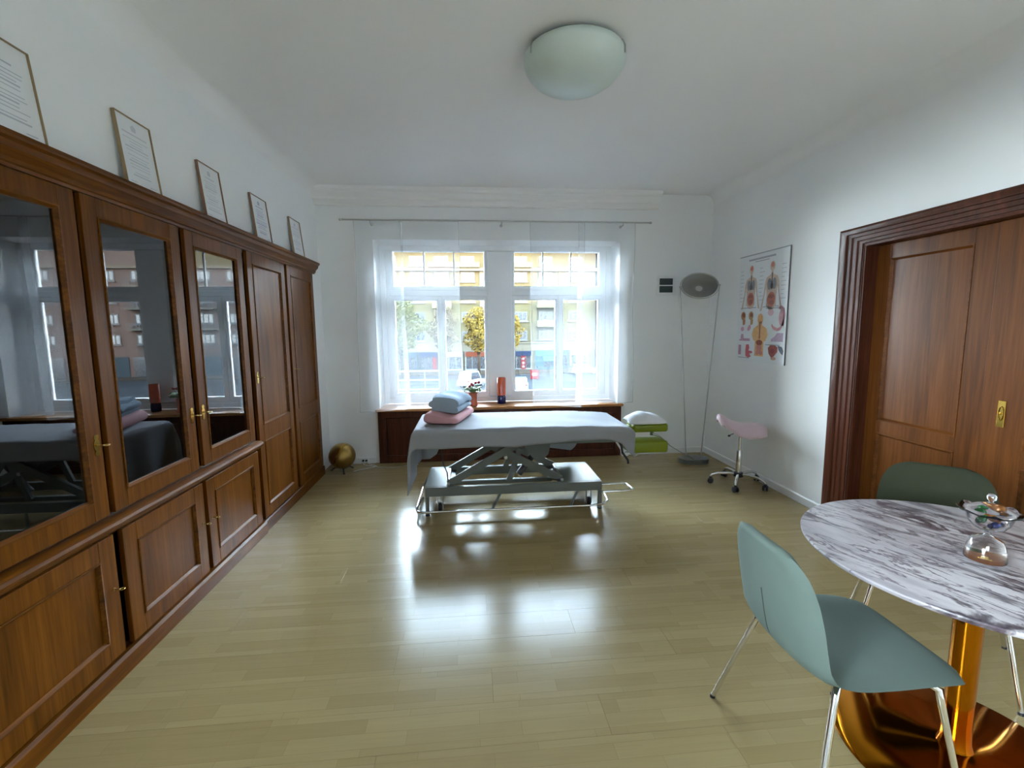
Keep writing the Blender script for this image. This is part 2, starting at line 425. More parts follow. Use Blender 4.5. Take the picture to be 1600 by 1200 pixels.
# stepped plaster moulding above the window
prof = [(0, 0), (.16, 0), (.155, .03), (.14, .045), (.13, .05), (.13, .06), (.115, .075), (.095, .09), (.09, .10), (.09, .118), (.07, .128), (.05, .142), (.04, .155), (.04, .17), (0, .17)]
obj('trim_3', extrude_profile(B(), [(p, q) for p, q in prof], lambda p, q, s: Vector((s, YB - p, ZC - q)), XL + .002, 2.12), CEILP, kind='structure', smooth=30)
# skirting
bp = [(0, 0), (.014, 0), (.014, .06), (.008, .07), (0, .07)]
obj('baseboard_right', extrude_profile(B(), bp, lambda p, q, s: Vector((XR - p, s, q)), 3.325, YB - .014), WHITE, kind='structure')
b = extrude_profile(B(), bp, lambda p, q, s: Vector((s, YB - p, q)), 1.80, XR)
extrude_profile(b, bp, lambda p, q, s: Vector((s, YB - p, q)), -1.58, -1.09)
obj('baseboard_back', b, WHITE, kind='structure')

# ------------------------------------------------------------------ window
YW = 5.60   # room-side face of the window frame
win = thing('window_1', (.35, YW, WZ0), None, None, kind='structure')
FD = .07
def fr_w(a, b_, d): return Vector((a, YW + d, b_))
PX = [(-.866, .174), (.54, 1.554)]; TZ0, TZ1 = 1.847, 1.986; PZ0, PZ1 = .758, 2.415
MUL = [(-.386, -.281), (1.019, 1.135)]
b = B()
ring_frame(b, fr_w, WX0 + .002, WX1 - .002, WZ0 + .022, WZ1 - .002, [(0, FD), (0, -.02), (.055, -.02), (.065, -.005), (.065, FD)])
box(b, -.958, -.908, YW - .015, YW + FD - .005, .68, 2.42); box(b, 1.597, 1.638, YW - .015, YW + FD - .005, .68, 2.42); box(b, -.95, 1.63, YW - .015, YW + FD - .005, .67, .706)
obj('window_frame', b, WHITE, win)
obj('pier', box(B(), PX[0][1] + .044, PX[1][0] - .044, YW - .045, YW + FD, WZ0 + .09, WZ1 - .07, .008), WHITE, win)
hb = None
for i, (x0, x1) in enumerate(PX):
    obj('transom', box(B(), x0 - .05, x1 + .05, YW - .03, YW + FD, TZ0 + .035, TZ1 - .035, .008), WHITE, win)
    o = obj('fanlight', ring_frame(B(), fr_w, x0 - .05, x1 + .05, TZ1 - .035, PZ1 + .05 - .01, [(0, .05), (0, -.012), (.034, -.012), (.046, .006), (.046, .05)]), WHITE, win)
    obj('pane', box(B(), x0 - .01, x1 + .01, YW + .02, YW + .026, TZ1 - .0, PZ1 + .005), GLASS, o)
    for k in (1, 2): xx = lerp(x0, x1, k / 3); obj('glazing_bar', box(B(), xx - .008, xx + .008, YW + .012, YW + .034, TZ1 + .005, PZ1), plain('grey_glazing_bar', (.45, .46, .46), .5) if (i, k) == (0, 1) else bpy.data.materials['grey_glazing_bar'], o)
    m0, m1 = MUL[i]; mc = (m0 + m1) / 2
    for (a0, a1) in ((x0 - .05, mc - .001), (mc + .001, x1 + .05)):
        o = obj('casement', ring_frame(B(), fr_w, a0, a1, PZ0 - .06, TZ0 + .034, [(0, .05), (0, -.012), (.037, -.012), (.049, .006), (.049, .05)]), WHITE, win)
        obj('pane', box(B(), a0 + .04, a1 - .04, YW + .02, YW + .026, PZ0 - .02, TZ0 - .008), GLASS, o)
    obj('astragal', box(B(), mc - .018, mc + .018, YW - .024, YW - .0125, PZ0 - .055, TZ0 + .03, .004), WHITE, win)
    hb = B(); box(hb, mc - .012, mc + .012, YW - .034, YW - .0245, 1.18, 1.25, .003); box(hb, mc - .007, mc + .007, YW - .055, YW - .034, 1.205, 1.22, .003); box(hb, mc - .008, mc + .008, YW - .06, YW - .048, 1.10, 1.222, .004)
    obj('window_handle', hb, WHITE, win)

w2 = thing('fill_window', (-1.82, -.60, SWZ0), None, None, kind='structure')  # added window out of view, lets extra sky light into the room
f2 = lambda a, q, d: Vector((-1.80 + d, a, q))
obj('window_frame', ring_frame(B(), f2, SWY0 + .002, SWY1 - .002, SWZ0 + .002, SWZ1 - .002, [(0, -.04), (0, .02), (.05, .02), (.05, -.04)]), WHITE, w2)  # frame of the added fill window
obj('fill_window_mullion', box(B(), -1.84, -1.78, -.78, -.72, SWZ0 + .05, SWZ1 - .05), WHITE, w2)
for a0, a1 in ((SWY0 + .05, -.78), (-.72, SWY1 - .05)): obj('pane', box(B(), -1.812, -1.806, a0, a1, SWZ0 + .05, SWZ1 - .05), GLASS, w2)  # panes of the added fill window

# radiator cover with the wooden sill on top
rc = thing('radiator_cover', (.35, YB - .03, 0), 'dark brown wooden radiator cover with pale wood sill under the window', 'radiator cover')
SX0, SX1 = -1.06, 1.755
obj('sill_board', box(B(), SX0, SX1, YB - .065, YB - .001, .592, .622, .006), SILLW, rc)
obj('sill_board', box(B(), WX0 + .004, WX1 - .004, YB, YW - .022, .601, .6215, .002), SILLW, rc)
b = ring_frame(B(), lambda a, bb, d: Vector((a, YB - .04 + d, bb)), SX0 + .02, SX1 - .02, .004, .591, [(0, .039), (0, 0), (.07, 0), (.08, .012), (.08, .039)])
obj('frame', b, RADW, rc)
obj('back_board', box(B(), SX0 + .05, SX1 - .05, YB - .0018, YB - .0004, .05, .56), RADW, rc)
npan = 5; wpan = (SX1 - SX0 - .04 - .16) / npan
for i in range(npan):
    xa = SX0 + .10 + i * wpan
    obj('panel', box(B(), xa + .012, xa + wpan - .012, YB - .026, YB - .002, .086, .509, .004), RADW, rc)
    if i: obj('divider', box(B(), xa - .011, xa + .011, YB - .038, YB - .002, .086, .509, .003), RADW, rc)

# ------------------------------------------------------------------ curtain rod and sheers
YC = 5.145
cr = thing('curtain_rod', (.34, YC, 2.64), 'thin grey metal curtain rod above the window', 'curtain rod')
obj('rod', rod(B(), (-1.32, YC, 2.64), (2.005, YC, 2.64), .009, 12), STEEL, cr, smooth=40)
for x in (-1.32, 2.005):
    obj('finial', lathe(B(), [(0, -.016), (.011, -.013), (.014, 0), (.011, .013), (0, .016)], 14, T(x, YC, 2.64) @ RY(PI / 2)), STEEL, cr, smooth=True)
for x in (-1.02, .36, 1.70):
    b = B(); rod(b, (x, YC, 2.632), (x, YC, 2.61), .006, 8); rod(b, (x, YC, 2.612), (x, YB - .006, 2.612), .006, 8)
    lathe(b, [(.016, 0), (.016, .006), (.007, .008)], 14, T(x, YB - .001, 2.612) @ RX(PI / 2)); obj('bracket', b, STEEL, cr, smooth=40)
def curtain(x0, x1, ztop, zl, zr, folds, amp, label, yoff=0, ph=0, skew=0, side=None, SHEER=SHEER):
    n = int((x1 - x0) * 90); nz = 30
    def fn(u, v):
        x = lerp(x0, x1, u); zb = lerp(zl, zr, u); z = lerp(ztop, zb, v)
        k = amp * (.35 + .65 * v) * (math.sin(u * folds * 2 * PI + ph) + .45 * math.sin(u * folds * 3.7 * PI + 1.3 + ph) * (1 - .3 * v))
        x += skew * v * v * (u - .5) + .006 * math.sin(v * 9 + u * 7)
        return Vector((x, YC + yoff + k, z))
    b = B(); grid(b, n, nz, fn)
    root = obj('sheer_curtain', b, SHEER, smooth=True, label=label, cat='curtain', group='sheer curtains at the window')
    hb = B()
    for j in range(n):
        pass
    tube(hb, [fn(j / n, 1) + Vector((0, 0, 0)) for j in range(n + 1)], .0035, 5)
    h = obj('hem', hb, SHEER, None, smooth=True); h.parent = root
    eb = B(); es = [0, 1] if side is None else side
    for e in es: tube(eb, [fn(e, j / nz) for j in range(nz + 1)], .003, 5)
    h = obj('side_hem', eb, SHEER, None, smooth=True); h.parent = root
    return root
curtain(-1.19, -.70, 2.63, .60, .63, 3.0, .011, 'outermost left sheer white curtain hanging past the sill end beside the brass lamp', .0, .4, .06, SHEER=SHEER2)
curtain(-.715, -.105, 2.63, .645, .655, 2.5, .008, 'sheer white curtain covering the left window panes behind the towel and pillow', -.012, 1.0, .02)
curtain(.665, 1.26, 2.63, .655, .605, 2.5, .009, 'sheer white curtain over the right window with its lower corner blown over the sill', -.012, 2.2, -.05)
curtain(1.20, 1.83, 2.63, .66, .64, 3.4, .011, 'outermost right sheer white curtain hanging nearest the floor lamp', .006, .2, .04, SHEER=SHEER2)

# ------------------------------------------------------------------ built-in cabinets along the left wall
XD = -1.55
def fx(off=0): return lambda a, bb, d: Vector((XD - d + off, a, bb))
def door_frame(name, parent, y0, y1, z0, z1, stile, pane=None, rails=(), th=.022, label=None):
    """stiles and rails as one framed leaf with a chamfered inner edge, opened by cross rails"""
    zs = [z0] + [z for r in rails for z in r] + [z1]
    b = B()
    ops = []
    lo = z0 + stile
    for (ra, rb) in rails: ops.append((lo, ra)); lo = rb
    ops.append((lo, z1 - stile))
    # stiles, rails
    box(b, XD - th, XD, y0, y0 + stile, z0, z1, .002, 1); box(b, XD - th, XD, y1 - stile, y1, z0, z1, .002, 1)
    box(b, XD - th, XD, y0 + stile, y1 - stile, z0, z0 + stile, .001, 1); box(b, XD - th, XD, y0 + stile, y1 - stile, z1 - stile, z1, .001, 1)
    for ra, rb in rails: box(b, XD - th, XD, y0 + stile, y1 - stile, ra, rb, .001, 1)
    d = obj(name, b, W_V, parent, label=label)
    for (p, q) in ops:
        bb = ring_frame(B(), fx(), y0 + stile - .001, y1 - stile + .001, p - .001, q + .001, [(0, .02), (0, -.004), (.006, -.005), (.016, .008), (.016, .02)])
        obj('bead', bb, W_H, d)
        if pane == 'glass': obj('glass_pane', box(B(), XD - .016, XD - .012, y0 + stile + .004, y1 - stile - .004, p + .004, q - .004), CABGL, d)
        else:
            pb = box(B(), XD - .02, XD - .010, y0 + stile + .004, y1 - stile - .004, p + .004, q - .004); obj('panel', pb, W_V, d)
    return d
def key_plate(parent, y, z, brass=True, h=.085):
    b = B(); pts = [(-.009, -.5), (.009, -.5), (.013, -.38), (.008, -.27), (.014, -.15), (.016, 0), (.014, .15), (.008, .27), (.013, .38), (.009, .5), (-.009, .5), (-.013, .38), (-.008, .27), (-.014, .15), (-.016, 0), (-.014, -.15), (-.008, -.27), (-.013, -.38)]
    prism(b, [(a, q * h) for a, q in pts], lambda a, q, d: Vector((XD + d, y + a, z + q)), .0, .003)
    p = obj('escutcheon', b, BRASS, parent)
    kb = B(); rod(kb, (XD + .003, y, z), (XD + .030, y, z), .003, 8)
    tube(kb, [(XD + .038 + .010 * math.cos(t), y + .013 * math.sin(t), z) for t in [k * 2 * PI / 14 for k in range(14)]], .0028, 6, closed=True)
    obj('key', kb, ABRASS, parent, smooth=40)
def knob_key(parent, y, z):
    kb = B(); lathe(kb, [(.007, 0), (.007, .003), (.003, .004)], 10, T(XD, y, z) @ RY(PI / 2)); rod(kb, (XD + .003, y, z), (XD + .026, y, z), .0028, 8)
    tube(kb, [(XD + .033 + .009 * math.cos(t), y + .012 * math.sin(t), z) for t in [k * 2 * PI / 12 for k in range(12)]], .0026, 6, closed=True)
    obj('key', kb, ABRASS, parent, smooth=40)
XBK = -2.05
def carcass(b, y0, y1, z0, z1, t=.02):
    box(b, XBK, XD - .024, y0, y0 + t, z0, z1); box(b, XBK, XD - .024, y1 - t, y1, z0, z1)
    box(b, XBK, XD - .024, y0 + t, y1 - t, z0, z0 + t); box(b, XBK, XD - .024, y0 + t, y1 - t, z1 - t, z1); box(b, XBK, XBK + .012, y0 + t, y1 - t, z0 + t, z1 - t)
    return b
glazed = [((1.37, 2.0745), (1.385, 2.06), (1.385, 2.083), 'r', 'glazed wooden cabinet nearest the viewer, cut off by the photo edge'),
          ((2.0755, 2.7515), (2.092, 2.728), (2.114, 2.763 - .02), 'r', 'middle glazed wooden cabinet reflecting the bed end, below the second certificate'),
          ((2.7525, 3.4595), (2.778, 3.43), (2.775, 3.448), 'l', 'narrow-looking glazed wooden cabinet adjoining the tall solid doors')]
for (c0, c1), (d0, d1), (l0, l1), hs, lab in glazed:
    cb = thing('glazed_cabinet', (-1.80, (c0 + c1) / 2, .09), lab, 'cabinet', group='glazed cabinets along the left wall')
    obj('upper_body', carcass(B(), c0, c1, .705, 2.06), W_DK, cb)
    obj('lower_body', carcass(B(), c0, c1, .091, .645), W_DK, cb)
    for zz in (1.15, 1.58): obj('shelf', box(B(), XBK + .012, XD - .09, c0 + .021, c1 - .021, zz, zz + .02), W_DK, cb)
    d = door_frame('glazed_door', cb, d0, d1, .722, 2.058, .078, 'glass')
    key_plate(d, (d1 - .03) if hs == 'r' else (d0 + .03), 1.035)
    d = door_frame('lower_door', cb, max(l0, c0 + .012), min(l1, c1 - .012), .098, .634, .085)
    knob_key(d, (min(l1, c1 - .012) - .03) if hs == 'r' else (max(l0, c0 + .012) + .03), .40)
for (c0, c1), (d0, d1), hs, lab in [((3.4605, 4.1895), (3.495, 4.165), 'l', 'tall solid panelled wardrobe with two-panel door and brass key plate'),
                                   ((4.1905, 4.90), (4.215, 4.885), 'l', 'tall solid panelled wardrobe at the far end by the window wall')]:
    cb = thing('wardrobe', (-1.80, (c0 + c1) / 2, .09), lab, 'wardrobe', group='tall wardrobes along the left wall')
    obj('body', carcass(B(), c0, c1, .091, 2.06), W_DK, cb)
    d = door_frame('wardrobe_door', cb, d0, d1, .10, 2.058, .08, None, [(.675, .80)])
    if c0 < 4: key_plate(d, d0 + .035, 1.16)
    else: knob_key(d, d0 + .035, 1.16)
# continuous mouldings
cp = [(-.05, .0), (.0, .0), (.004, .012), (.012, .016), (.012, .03), (.022, .042), (.036, .056), (.040, .07), (.040, .078), (.052, .086), (.056, .094), (.056, .106), (-.05, .106)]
cn = obj('cabinet_cornice', extrude_profile(B(), cp, lambda p, q, s: Vector((XD + p, s, 2.061 + q)), 1.362, 4.955), W_H, smooth=25, label='long stepped wooden cornice running along the top of all cabinets', cat='cornice', origin=(-1.55, 3.1, 2.06))
wp = [(-.05, 0), (.004, 0), (.008, .008), (.02, .012), (.03, .024), (.034, .036), (.03, .048), (.018, .056), (.0, .0585), (-.05, .0585)]
obj('waist_moulding', extrude_profile(B(), wp, lambda p, q, s: Vector((XD + p - .002, s, .6455 + q)), 1.362, 3.475), W_H, smooth=35, label='rounded wooden waist moulding between glazed doors and low cupboard doors', cat='moulding', origin=(-1.55, 2.4, .65))
pp = [(-.05, 0), (.018, 0), (.018, .075), (.008, .089), (-.05, .089)]
obj('cabinet_plinth', extrude_profile(B(), pp, lambda p, q, s: Vector((XD + p, s, q + .001)), 1.362, 3.4745), W_H, label='wooden plinth under the low cupboard doors, standing slightly proud', cat='plinth', group='cabinet plinths', origin=(-1.55, 2.4, 0))
pp2 = [(-.05, 0), (.006, 0), (.006, .08), (.0, .089), (-.05, .089)]
obj('cabinet_plinth', extrude_profile(B(), pp2, lambda p, q, s: Vector((XD + p, s, q + .001)), 3.4755, 4.905), W_H, label='wooden plinth under the two tall wardrobes near the window', cat='plinth', group='cabinet plinths', origin=(-1.55, 4.2, 0))

# ------------------------------------------------------------------ framed certificates leaning on the cabinet tops
def certificate(y0, wd, h, n, lab, ink, fmat):
    zb = 2.168; xb, xt = -1.548, -1.582
    c = thing('framed_certificate', (xb, y0 + wd / 2, zb), lab, 'picture frame', group='certificates on the cabinet tops')
    t = math.atan2(xb - xt, h)
    def fn(a, q, d): return Vector((xb - q * math.sin(t) + d * math.cos(t) - .016, y0 + a, zb + .004 + q * math.cos(t) + d * math.sin(t)))
    obj('frame', ring_frame(B(), fn, 0, wd, 0, h, [(0, 0), (0, .016), (.0028, .016), (.0028, .010), (.0028, 0)]), fmat, c)
    obj('paper', prism(B(), [(.003, .003), (wd - .003, .003), (wd - .003, h - .003), (.003, h - .003)], fn, .002, .008), PAPER, c)
    b = B(); random.seed(n)
    cx = wd / 2
    prism(b, [(cx - .014, h - .06), (cx + .014, h - .06), (cx + .018, h - .04), (cx, h - .028), (cx - .018, h - .04)], fn, .0082, .0086)
    q = h - .08; k = 0
    while q > .05:
        L = (wd - .06) * random.uniform(.45, .95); hh = .006 if k % 4 == 0 else .0032
        prism(b, [(cx - L / 2, q), (cx + L / 2, q), (cx + L / 2, q + hh), (cx - L / 2, q + hh)], fn, .0082, .0086)
        q -= .014 if k % 5 else .022; k += 1
    for xx in (.03, wd - .075): prism(b, [(xx, .03), (xx + .045, .03), (xx + .045, .034), (xx, .034)], fn, .0082, .0086)
    obj('print', b, ink, c)
certificate(1.725, .25, .335, 1, 'largest-looking framed certificate above the nearest glazed cabinet, cut off by the photo edge', INK, BRONZ)
certificate(2.385, .240, .335, 2, 'framed certificate standing above the middle glazed cabinet', INKL, BRONZ)
certificate(3.035, .240, .335, 3, 'framed certificate with brown edge, middle one of the five on the cabinets', INKL, plain('walnut_frame', srgb(132, 96, 70), .4))
certificate(3.70, .270, .335, 4, 'framed certificate with bluish print above the first tall wardrobe', plain('blue_ink', (.40, .44, .62), .6), plain('umber_frame', srgb(140, 108, 84), .4))
certificate(4.44, .265, .335, 5, 'framed certificate at the far end of the cabinets nearest the window', INKL, plain('tan_frame', srgb(156, 132, 106), .4))

# ------------------------------------------------------------------ double sliding door on the right wall
dr = thing('door_1', (XR, 2.35, 0), None, None, kind='structure')
CW = .175
# casing: stepped profile (p = across the casing from the opening outward, q = proud of the wall)
cas = [(0, 0), (0, .012), (.03, .014), (.035, .022), (.07, .024), (.075, .032), (.105, .034), (.11, .044), (.15, .05), (.165, .046), (CW, .04), (CW, 0)]
b = B(); L_ = []
for p, q in cas:
    L_.append([b.verts.new((XR - q - .0005, yy, zz)) for yy, zz in ((DY1 + p, 0), (DY1 + p, DZ + p * .66), (DY0 - p, DZ + p * .66), (DY0 - p, 0))])
for A, D in zip(L_, L_[1:] + L_[:1]):
    for k in range(3): b.faces.new((A[k], A[k + 1], D[k + 1], D[k]))
b.faces.new([v[0] for v in L_]); b.faces.new([v[3] for v in L_])
obj('casing', b, D_C, dr, smooth=25)
obj('jamb_lining', box(B(), XR - .0, XR + .195, DY1 - .02, DY1 - .0005, 0, DZ - .001), D_C, dr)
obj('jamb_lining', box(B(), XR - .0, XR + .195, DY0 + .0005, DY0 + .02, 0, DZ - .001), D_C, dr)
obj('jamb_lining', box(B(), XR - .0, XR + .195, DY0 + .02, DY1 - .02, DZ - .02, DZ - .001), D_CH, dr)
def leaf(y0, y1, xf, st0, st1, handle=None):
    """y0<y1; front face xf facing -x"""
    z0, z1 = .008, DZ - .022; th = .035
    b = B()
    box(b, xf, xf + th, y0, y0 + st0, z0, z1, .002, 1); box(b, xf, xf + th, y1 - st1, y1, z0, z1, .002, 1)
    rails = [(z0, .16), (.738, .828), (1.955, z1)]
    for ra, rb in rails: box(b, xf, xf + th, y0 + st0, y1 - st1, ra, rb, .001, 1)
    d = obj('leaf', b, D_V, dr)
    for (p, q) in ((.16, .738), (.828, 1.955)):
        obj('bead', ring_frame(B(), lambda a, bb, dd: Vector((xf + dd, a, bb)), y0 + st0 - .001, y1 - st1 + .001, p - .001, q + .001, [(0, .03), (0, -.003), (.008, -.003), (.022, .014), (.022, .03)]), D_H, d)
        obj('panel', box(B(), xf + .012, xf + .028, y0 + st0 + .005, y1 - st1 - .005, p + .005, q - .005), D_V, d)
    return d
leaf(2.352, DY1 - .021, XR + .095, .128, .10)
l2 = leaf(DY0 + .021, 2.348, XR + .085, .10, .215)
b = box(B(), XR + .081, XR + .0845, 2.225, 2.262, .94, 1.085, .002, 1)
hp = obj('handle_plate', b, BRASS, l2)
b = B(); ring = [(XR + .079, 2.2435 + .012 * math.cos(t), 1.015 + .038 * math.sin(t)) for t in [k * 2 * PI / 20 for k in range(20)]]
tube(b, ring, .003, 6, closed=True); lathe(b, [(.006, 0), (.006, .004), (0, .006)], 10, T(XR + .081, 2.2435, 1.015) @ RY(-PI / 2))
obj('flush_pull', b, BRASS, l2, smooth=40)

# ------------------------------------------------------------------ ceiling lamp
CLX, CLY = .585, 2.64
clp = thing('ceiling_lamp', (CLX, CLY, ZC), 'frosted white glass bowl lamp mounted flush on the ceiling', 'lamp')
OPAL, nt, bs = new_mat('opal_glass'); bs.inputs['Base Color'].default_value = (.60, .69, .66, 1); bs.inputs['Roughness'].default_value = .35
bs.inputs['Subsurface Weight'].default_value = .15; bs.inputs['Subsurface Radius'].default_value = (.03, .03, .03)
prof = [(.262, -.028), (.270, -.040), (.270, -.062), (.262, -.088), (.246, -.115), (.220, -.142), (.184, -.166), (.140, -.184), (.09, -.196), (.04, -.202), (0, -.204)]
prof = prof + [(max(0, r - .006), z + .006) for r, z in prof[::-1]] + [prof[0]]
obj('glass_bowl', lathe(B(), prof, 56, T(CLX, CLY, ZC), False, False), OPAL, clp, smooth=True)
obj('ceiling_plate', lathe(B(), [(.13, -.03), (.15, -.0005)], 40, T(CLX, CLY, ZC)), WHITE, clp, smooth=40)
for a in (205, 325, 85):
    a = math.radians(a); b = B(); px, py = CLX + .249 * math.cos(a), CLY + .249 * math.sin(a)
    tube(b, [(CLX + .14 * math.cos(a), CLY + .14 * math.sin(a), ZC - .012), (CLX + .262 * math.cos(a), CLY + .262 * math.sin(a), ZC - .020), (CLX + .276 * math.cos(a), CLY + .276 * math.sin(a), ZC - .05), (CLX + .276 * math.cos(a), CLY + .276 * math.sin(a), ZC - .085)], .004, 8)
    obj('clip', b, STEEL, clp, smooth=40)

# ------------------------------------------------------------------ wall vent
vt = thing('wall_vent', (2.245, YB, 1.97), 'white square wall vent with two dark openings beside the floor lamp', 'vent')
vx0, vx1, vz0, vz1 = 2.135, 2.355, 1.86, 2.08
fw = lambda a, q, d: Vector((a, YB - .0005 - d, q))
obj('plate', ring_frame(B(), fw, vx0, vx1, vz0, vz1, [(0, 0), (0, .012), (.03, .014), (.03, 0)]), WHITE, vt)
obj('divider', box(B(), vx0 + .028, vx1 - .028, YB - .014, YB - .0005, 1.964, 1.976), WHITE, vt)
DKV = plain('dark_vent_mesh', srgb(64, 78, 80), .5)
for z0, z1 in ((vz0 + .031, 1.9635), (1.9765, vz1 - .031)):
    vo = obj('opening', box(B(), vx0 + .031, vx1 - .031, YB - .004, YB - .0006, z0, z1), DKV, vt)
    for k in range(4):
        zz = lerp(z0 + .006, z1 - .006, (k + .5) / 4); obj('louvre', box(B(), vx0 + .032, vx1 - .032, YB - .009, YB - .0042, zz - .004, zz + .004), DKV, vo)

# ------------------------------------------------------------------ floor lamp
FLX, FLY = 2.455, 4.86
fp = thing('floor_lamp', (FLX, FLY, 0), 'tall slim floor lamp with tilted dark disc head on two thin rods', 'floor lamp')
GUN = plain('dark_grey_metal', (.30, .30, .28), .42, .8, vary=.1)
b = B()
def stad(r, n=40, ex=.05):
    return [(r * math.cos(t) + (ex if math.cos(t) > 0 else -ex), r * math.sin(t) * 1.0) for t in [k * 2 * PI / n for k in range(n)]]
prism(b, stad(.115), lambda a, q, d: Vector((FLX + a, FLY + q, d)), 0, .05)
bmesh.ops.bevel(b, geom=[e for e in b.edges if abs(e.verts[0].co.z - e.verts[1].co.z) < 1e-6 and e.verts[0].co.z > .04], offset=.008, segments=2, affect='EDGES')
obj('base', b, plain('dark_stone_base', (.12, .125, .11), .35, vary=.25, nscale=25), fp, smooth=30)
HC = Vector((2.435, 4.83, 1.925)); tilt = math.radians(40)
HM = Matrix.Translation(HC) @ RZ(math.radians(-36)) @ RX(-tilt)
LT = HM @ Vector((-.196, 0, 0)); RT = HM @ Vector((.196, 0, 0))
for p, q in (((FLX - .085, FLY, .05), LT), ((FLX + .085, FLY, .05), RT)):
    obj('pole', rod(B(), p, q, .0065, 10), STEEL, fp, smooth=40)
# shallow dish, underside towards the room
dish = [(0, -.030), (.045, -.030), (.05, -.024), (.15, -.012), (.178, .004), (.180, .010), (.174, .010), (.146, -.004), (.05, -.016), (0, -.018)]
hd = obj('lamp_head', lathe(B(), dish, 48, HM), GUN, fp, smooth=35)
obj('hub', lathe(B(), [(.034, -.040), (.036, -.030)], 24, HM), plain('pale_hub', (.6, .6, .58), .4), hd, smooth=40)
b = B(); tube(b, [HM @ Vector((.190 * math.cos(t), .190 * math.sin(t), 0)) for t in [k * 2 * PI / 48 for k in range(48)]], .006, 8, closed=True); obj('ring', b, STEEL, fp, smooth=True)
for s in (-1, 1): obj('pivot', lathe(B(), [(.009, -.012), (.009, .014)], 12, HM @ T(s * .194, 0, 0) @ RY(PI / 2)), STEEL, fp, smooth=40)

# ------------------------------------------------------------------ anatomy poster
PY0, PY1, PZB, PZT = 3.893, 4.655, 1.148, 2.190
po = thing('anatomy_poster', (XR, (PY0 + PY1) / 2, PZB), 'white anatomy chart with body figures and organs on the right wall', 'poster')
PW, PH = PY1 - PY0, PZT - PZB
def fpst(a, q, d): return Vector((XR - .001 - d, PY1 - a * PW, PZB + q * PH))
def flat(polys, name, col, layer, parent):
    b = B()
    for pl in polys: prism(b, pl, fpst, .0042 + layer * .00025, .0044 + layer * .00025)
    return obj(name, b, plain('print_' + name, col, .55, vary=.12, nscale=30), parent)
def ell(cx, cy, rx, ry, n=20, rot=0):
    out = []
    for k in range(n):
        t = k * 2 * PI / n; x, yv = rx * math.cos(t), ry * math.sin(t)
        out.append((cx + x * math.cos(rot) - yv * math.sin(rot), cy + (x * math.sin(rot) + yv * math.cos(rot)) * PW / PH))
    return out
obj('sheet', prism(B(), [(0, 0), (1, 0), (1, 1), (0, 1)], fpst, 0, .004), plain('poster_paper', (.80, .83, .86), .4, vary=.01), po)
obj('edge_strip', prism(B(), [(.993, 0), (1.003, 0), (1.003, 1), (.993, 1)], fpst, 0, .007), plain('dark_edge', (.10, .11, .13), .5), po)
obj('hanging_rail', prism(B(), [(0, .994), (1, .994), (1, 1.004), (0, 1.004)], fpst, .0, .008), plain('grey_rail', (.40, .42, .46), .4), po)
PKG = plain('print_text', (.42, .44, .5), .6)
b = B(); prism(b, [(.20, .928), (.72, .950), (.72, .965), (.20, .943)], fpst, .0042, .0044) if False else prism(b, [(.20, .945), (.74, .945), (.74, .962), (.20, .962)], fpst, .0042, .0044)
prism(b, [(.34, .926), (.62, .926), (.62, .934), (.34, .934)], fpst, .0042, .0044)
for a0, a1, q in ((.06, .40, .505), (.53, .84, .505), (.60, .92, .49), (.62, .9, .165), (.05, .3, .03)): prism(b, [(a0, q), (a1, q), (a1, q + .008), (a0, q + .008)], fpst, .0042, .0044)
random.seed(3)
for a0, n_ in ((.03, 9), (.44, 9), (.86, 9)):
    for k in range(n_):
        q = .86 - k * .036; L = random.uniform(.05, .10); prism(b, [(a0, q), (a0 + L, q), (a0 + L, q + .004), (a0, q + .004)], fpst, .0042, .0044)
obj('lettering', b, PKG, po, kind='stuff')
SKIN = srgb(196, 160, 130)
for (cx, s) in ((.27, 1.0), (.69, 1.06)):
    top = .90
    q = lambda v: top - v * s
    head = ell(cx, q(.035), .042 * s, .055 * s)
    body = [(cx - .018, q(.07)), (cx - .02, q(.10)), (cx - .10 * s, q(.125)), (cx - .125 * s, q(.17)), (cx - .14 * s, q(.26)), (cx - .185 * s, q(.37)), (cx - .20 * s, q(.405)), (cx - .165 * s, q(.40)), (cx - .145 * s, q(.33)), (cx - .10 * s, q(.20)), (cx - .085 * s, q(.28)), (cx - .09 * s, q(.36)), (cx - .03, q(.40)),
            (cx + .03, q(.40)), (cx + .09 * s, q(.36)), (cx + .085 * s, q(.28)), (cx + .10 * s, q(.20)), (cx + .145 * s, q(.33)), (cx + .165 * s, q(.40)), (cx + .20 * s, q(.405)), (cx + .185 * s, q(.37)), (cx + .14 * s, q(.26)), (cx + .125 * s, q(.17)), (cx + .10 * s, q(.125)), (cx + .02, q(.10)), (cx + .018, q(.07))]
    half = len(body) // 2
    fg = flat([head, body], 'body_figure', srgb(206, 186, 172), 0, po)
    flat([ell(cx, q(.025), .028 * s, .03 * s)], 'brain', srgb(196, 120, 110), 1, po)
    flat([ell(cx - .045 * s, q(.18), .036 * s, .065 * s), ell(cx + .045 * s, q(.18), .036 * s, .065 * s)], 'lungs', srgb(134, 138, 146), 1, po)
    flat([[(cx - .01, q(.09)), (cx + .01, q(.09)), (cx + .012, q(.22)), (cx - .012, q(.22))], ell(cx, q(.20), .03, .035)], 'windpipe', srgb(104, 96, 92), 2, po)
    flat([ell(cx, q(.31), .072 * s, .085 * s)], 'abdomen', srgb(182, 110, 92), 1, po)
    flat([ell(cx, q(.285), .055 * s, .022 * s), ell(cx + .01, q(.335), .04 * s, .03 * s)], 'bowel', srgb(150, 92, 84), 2, po)
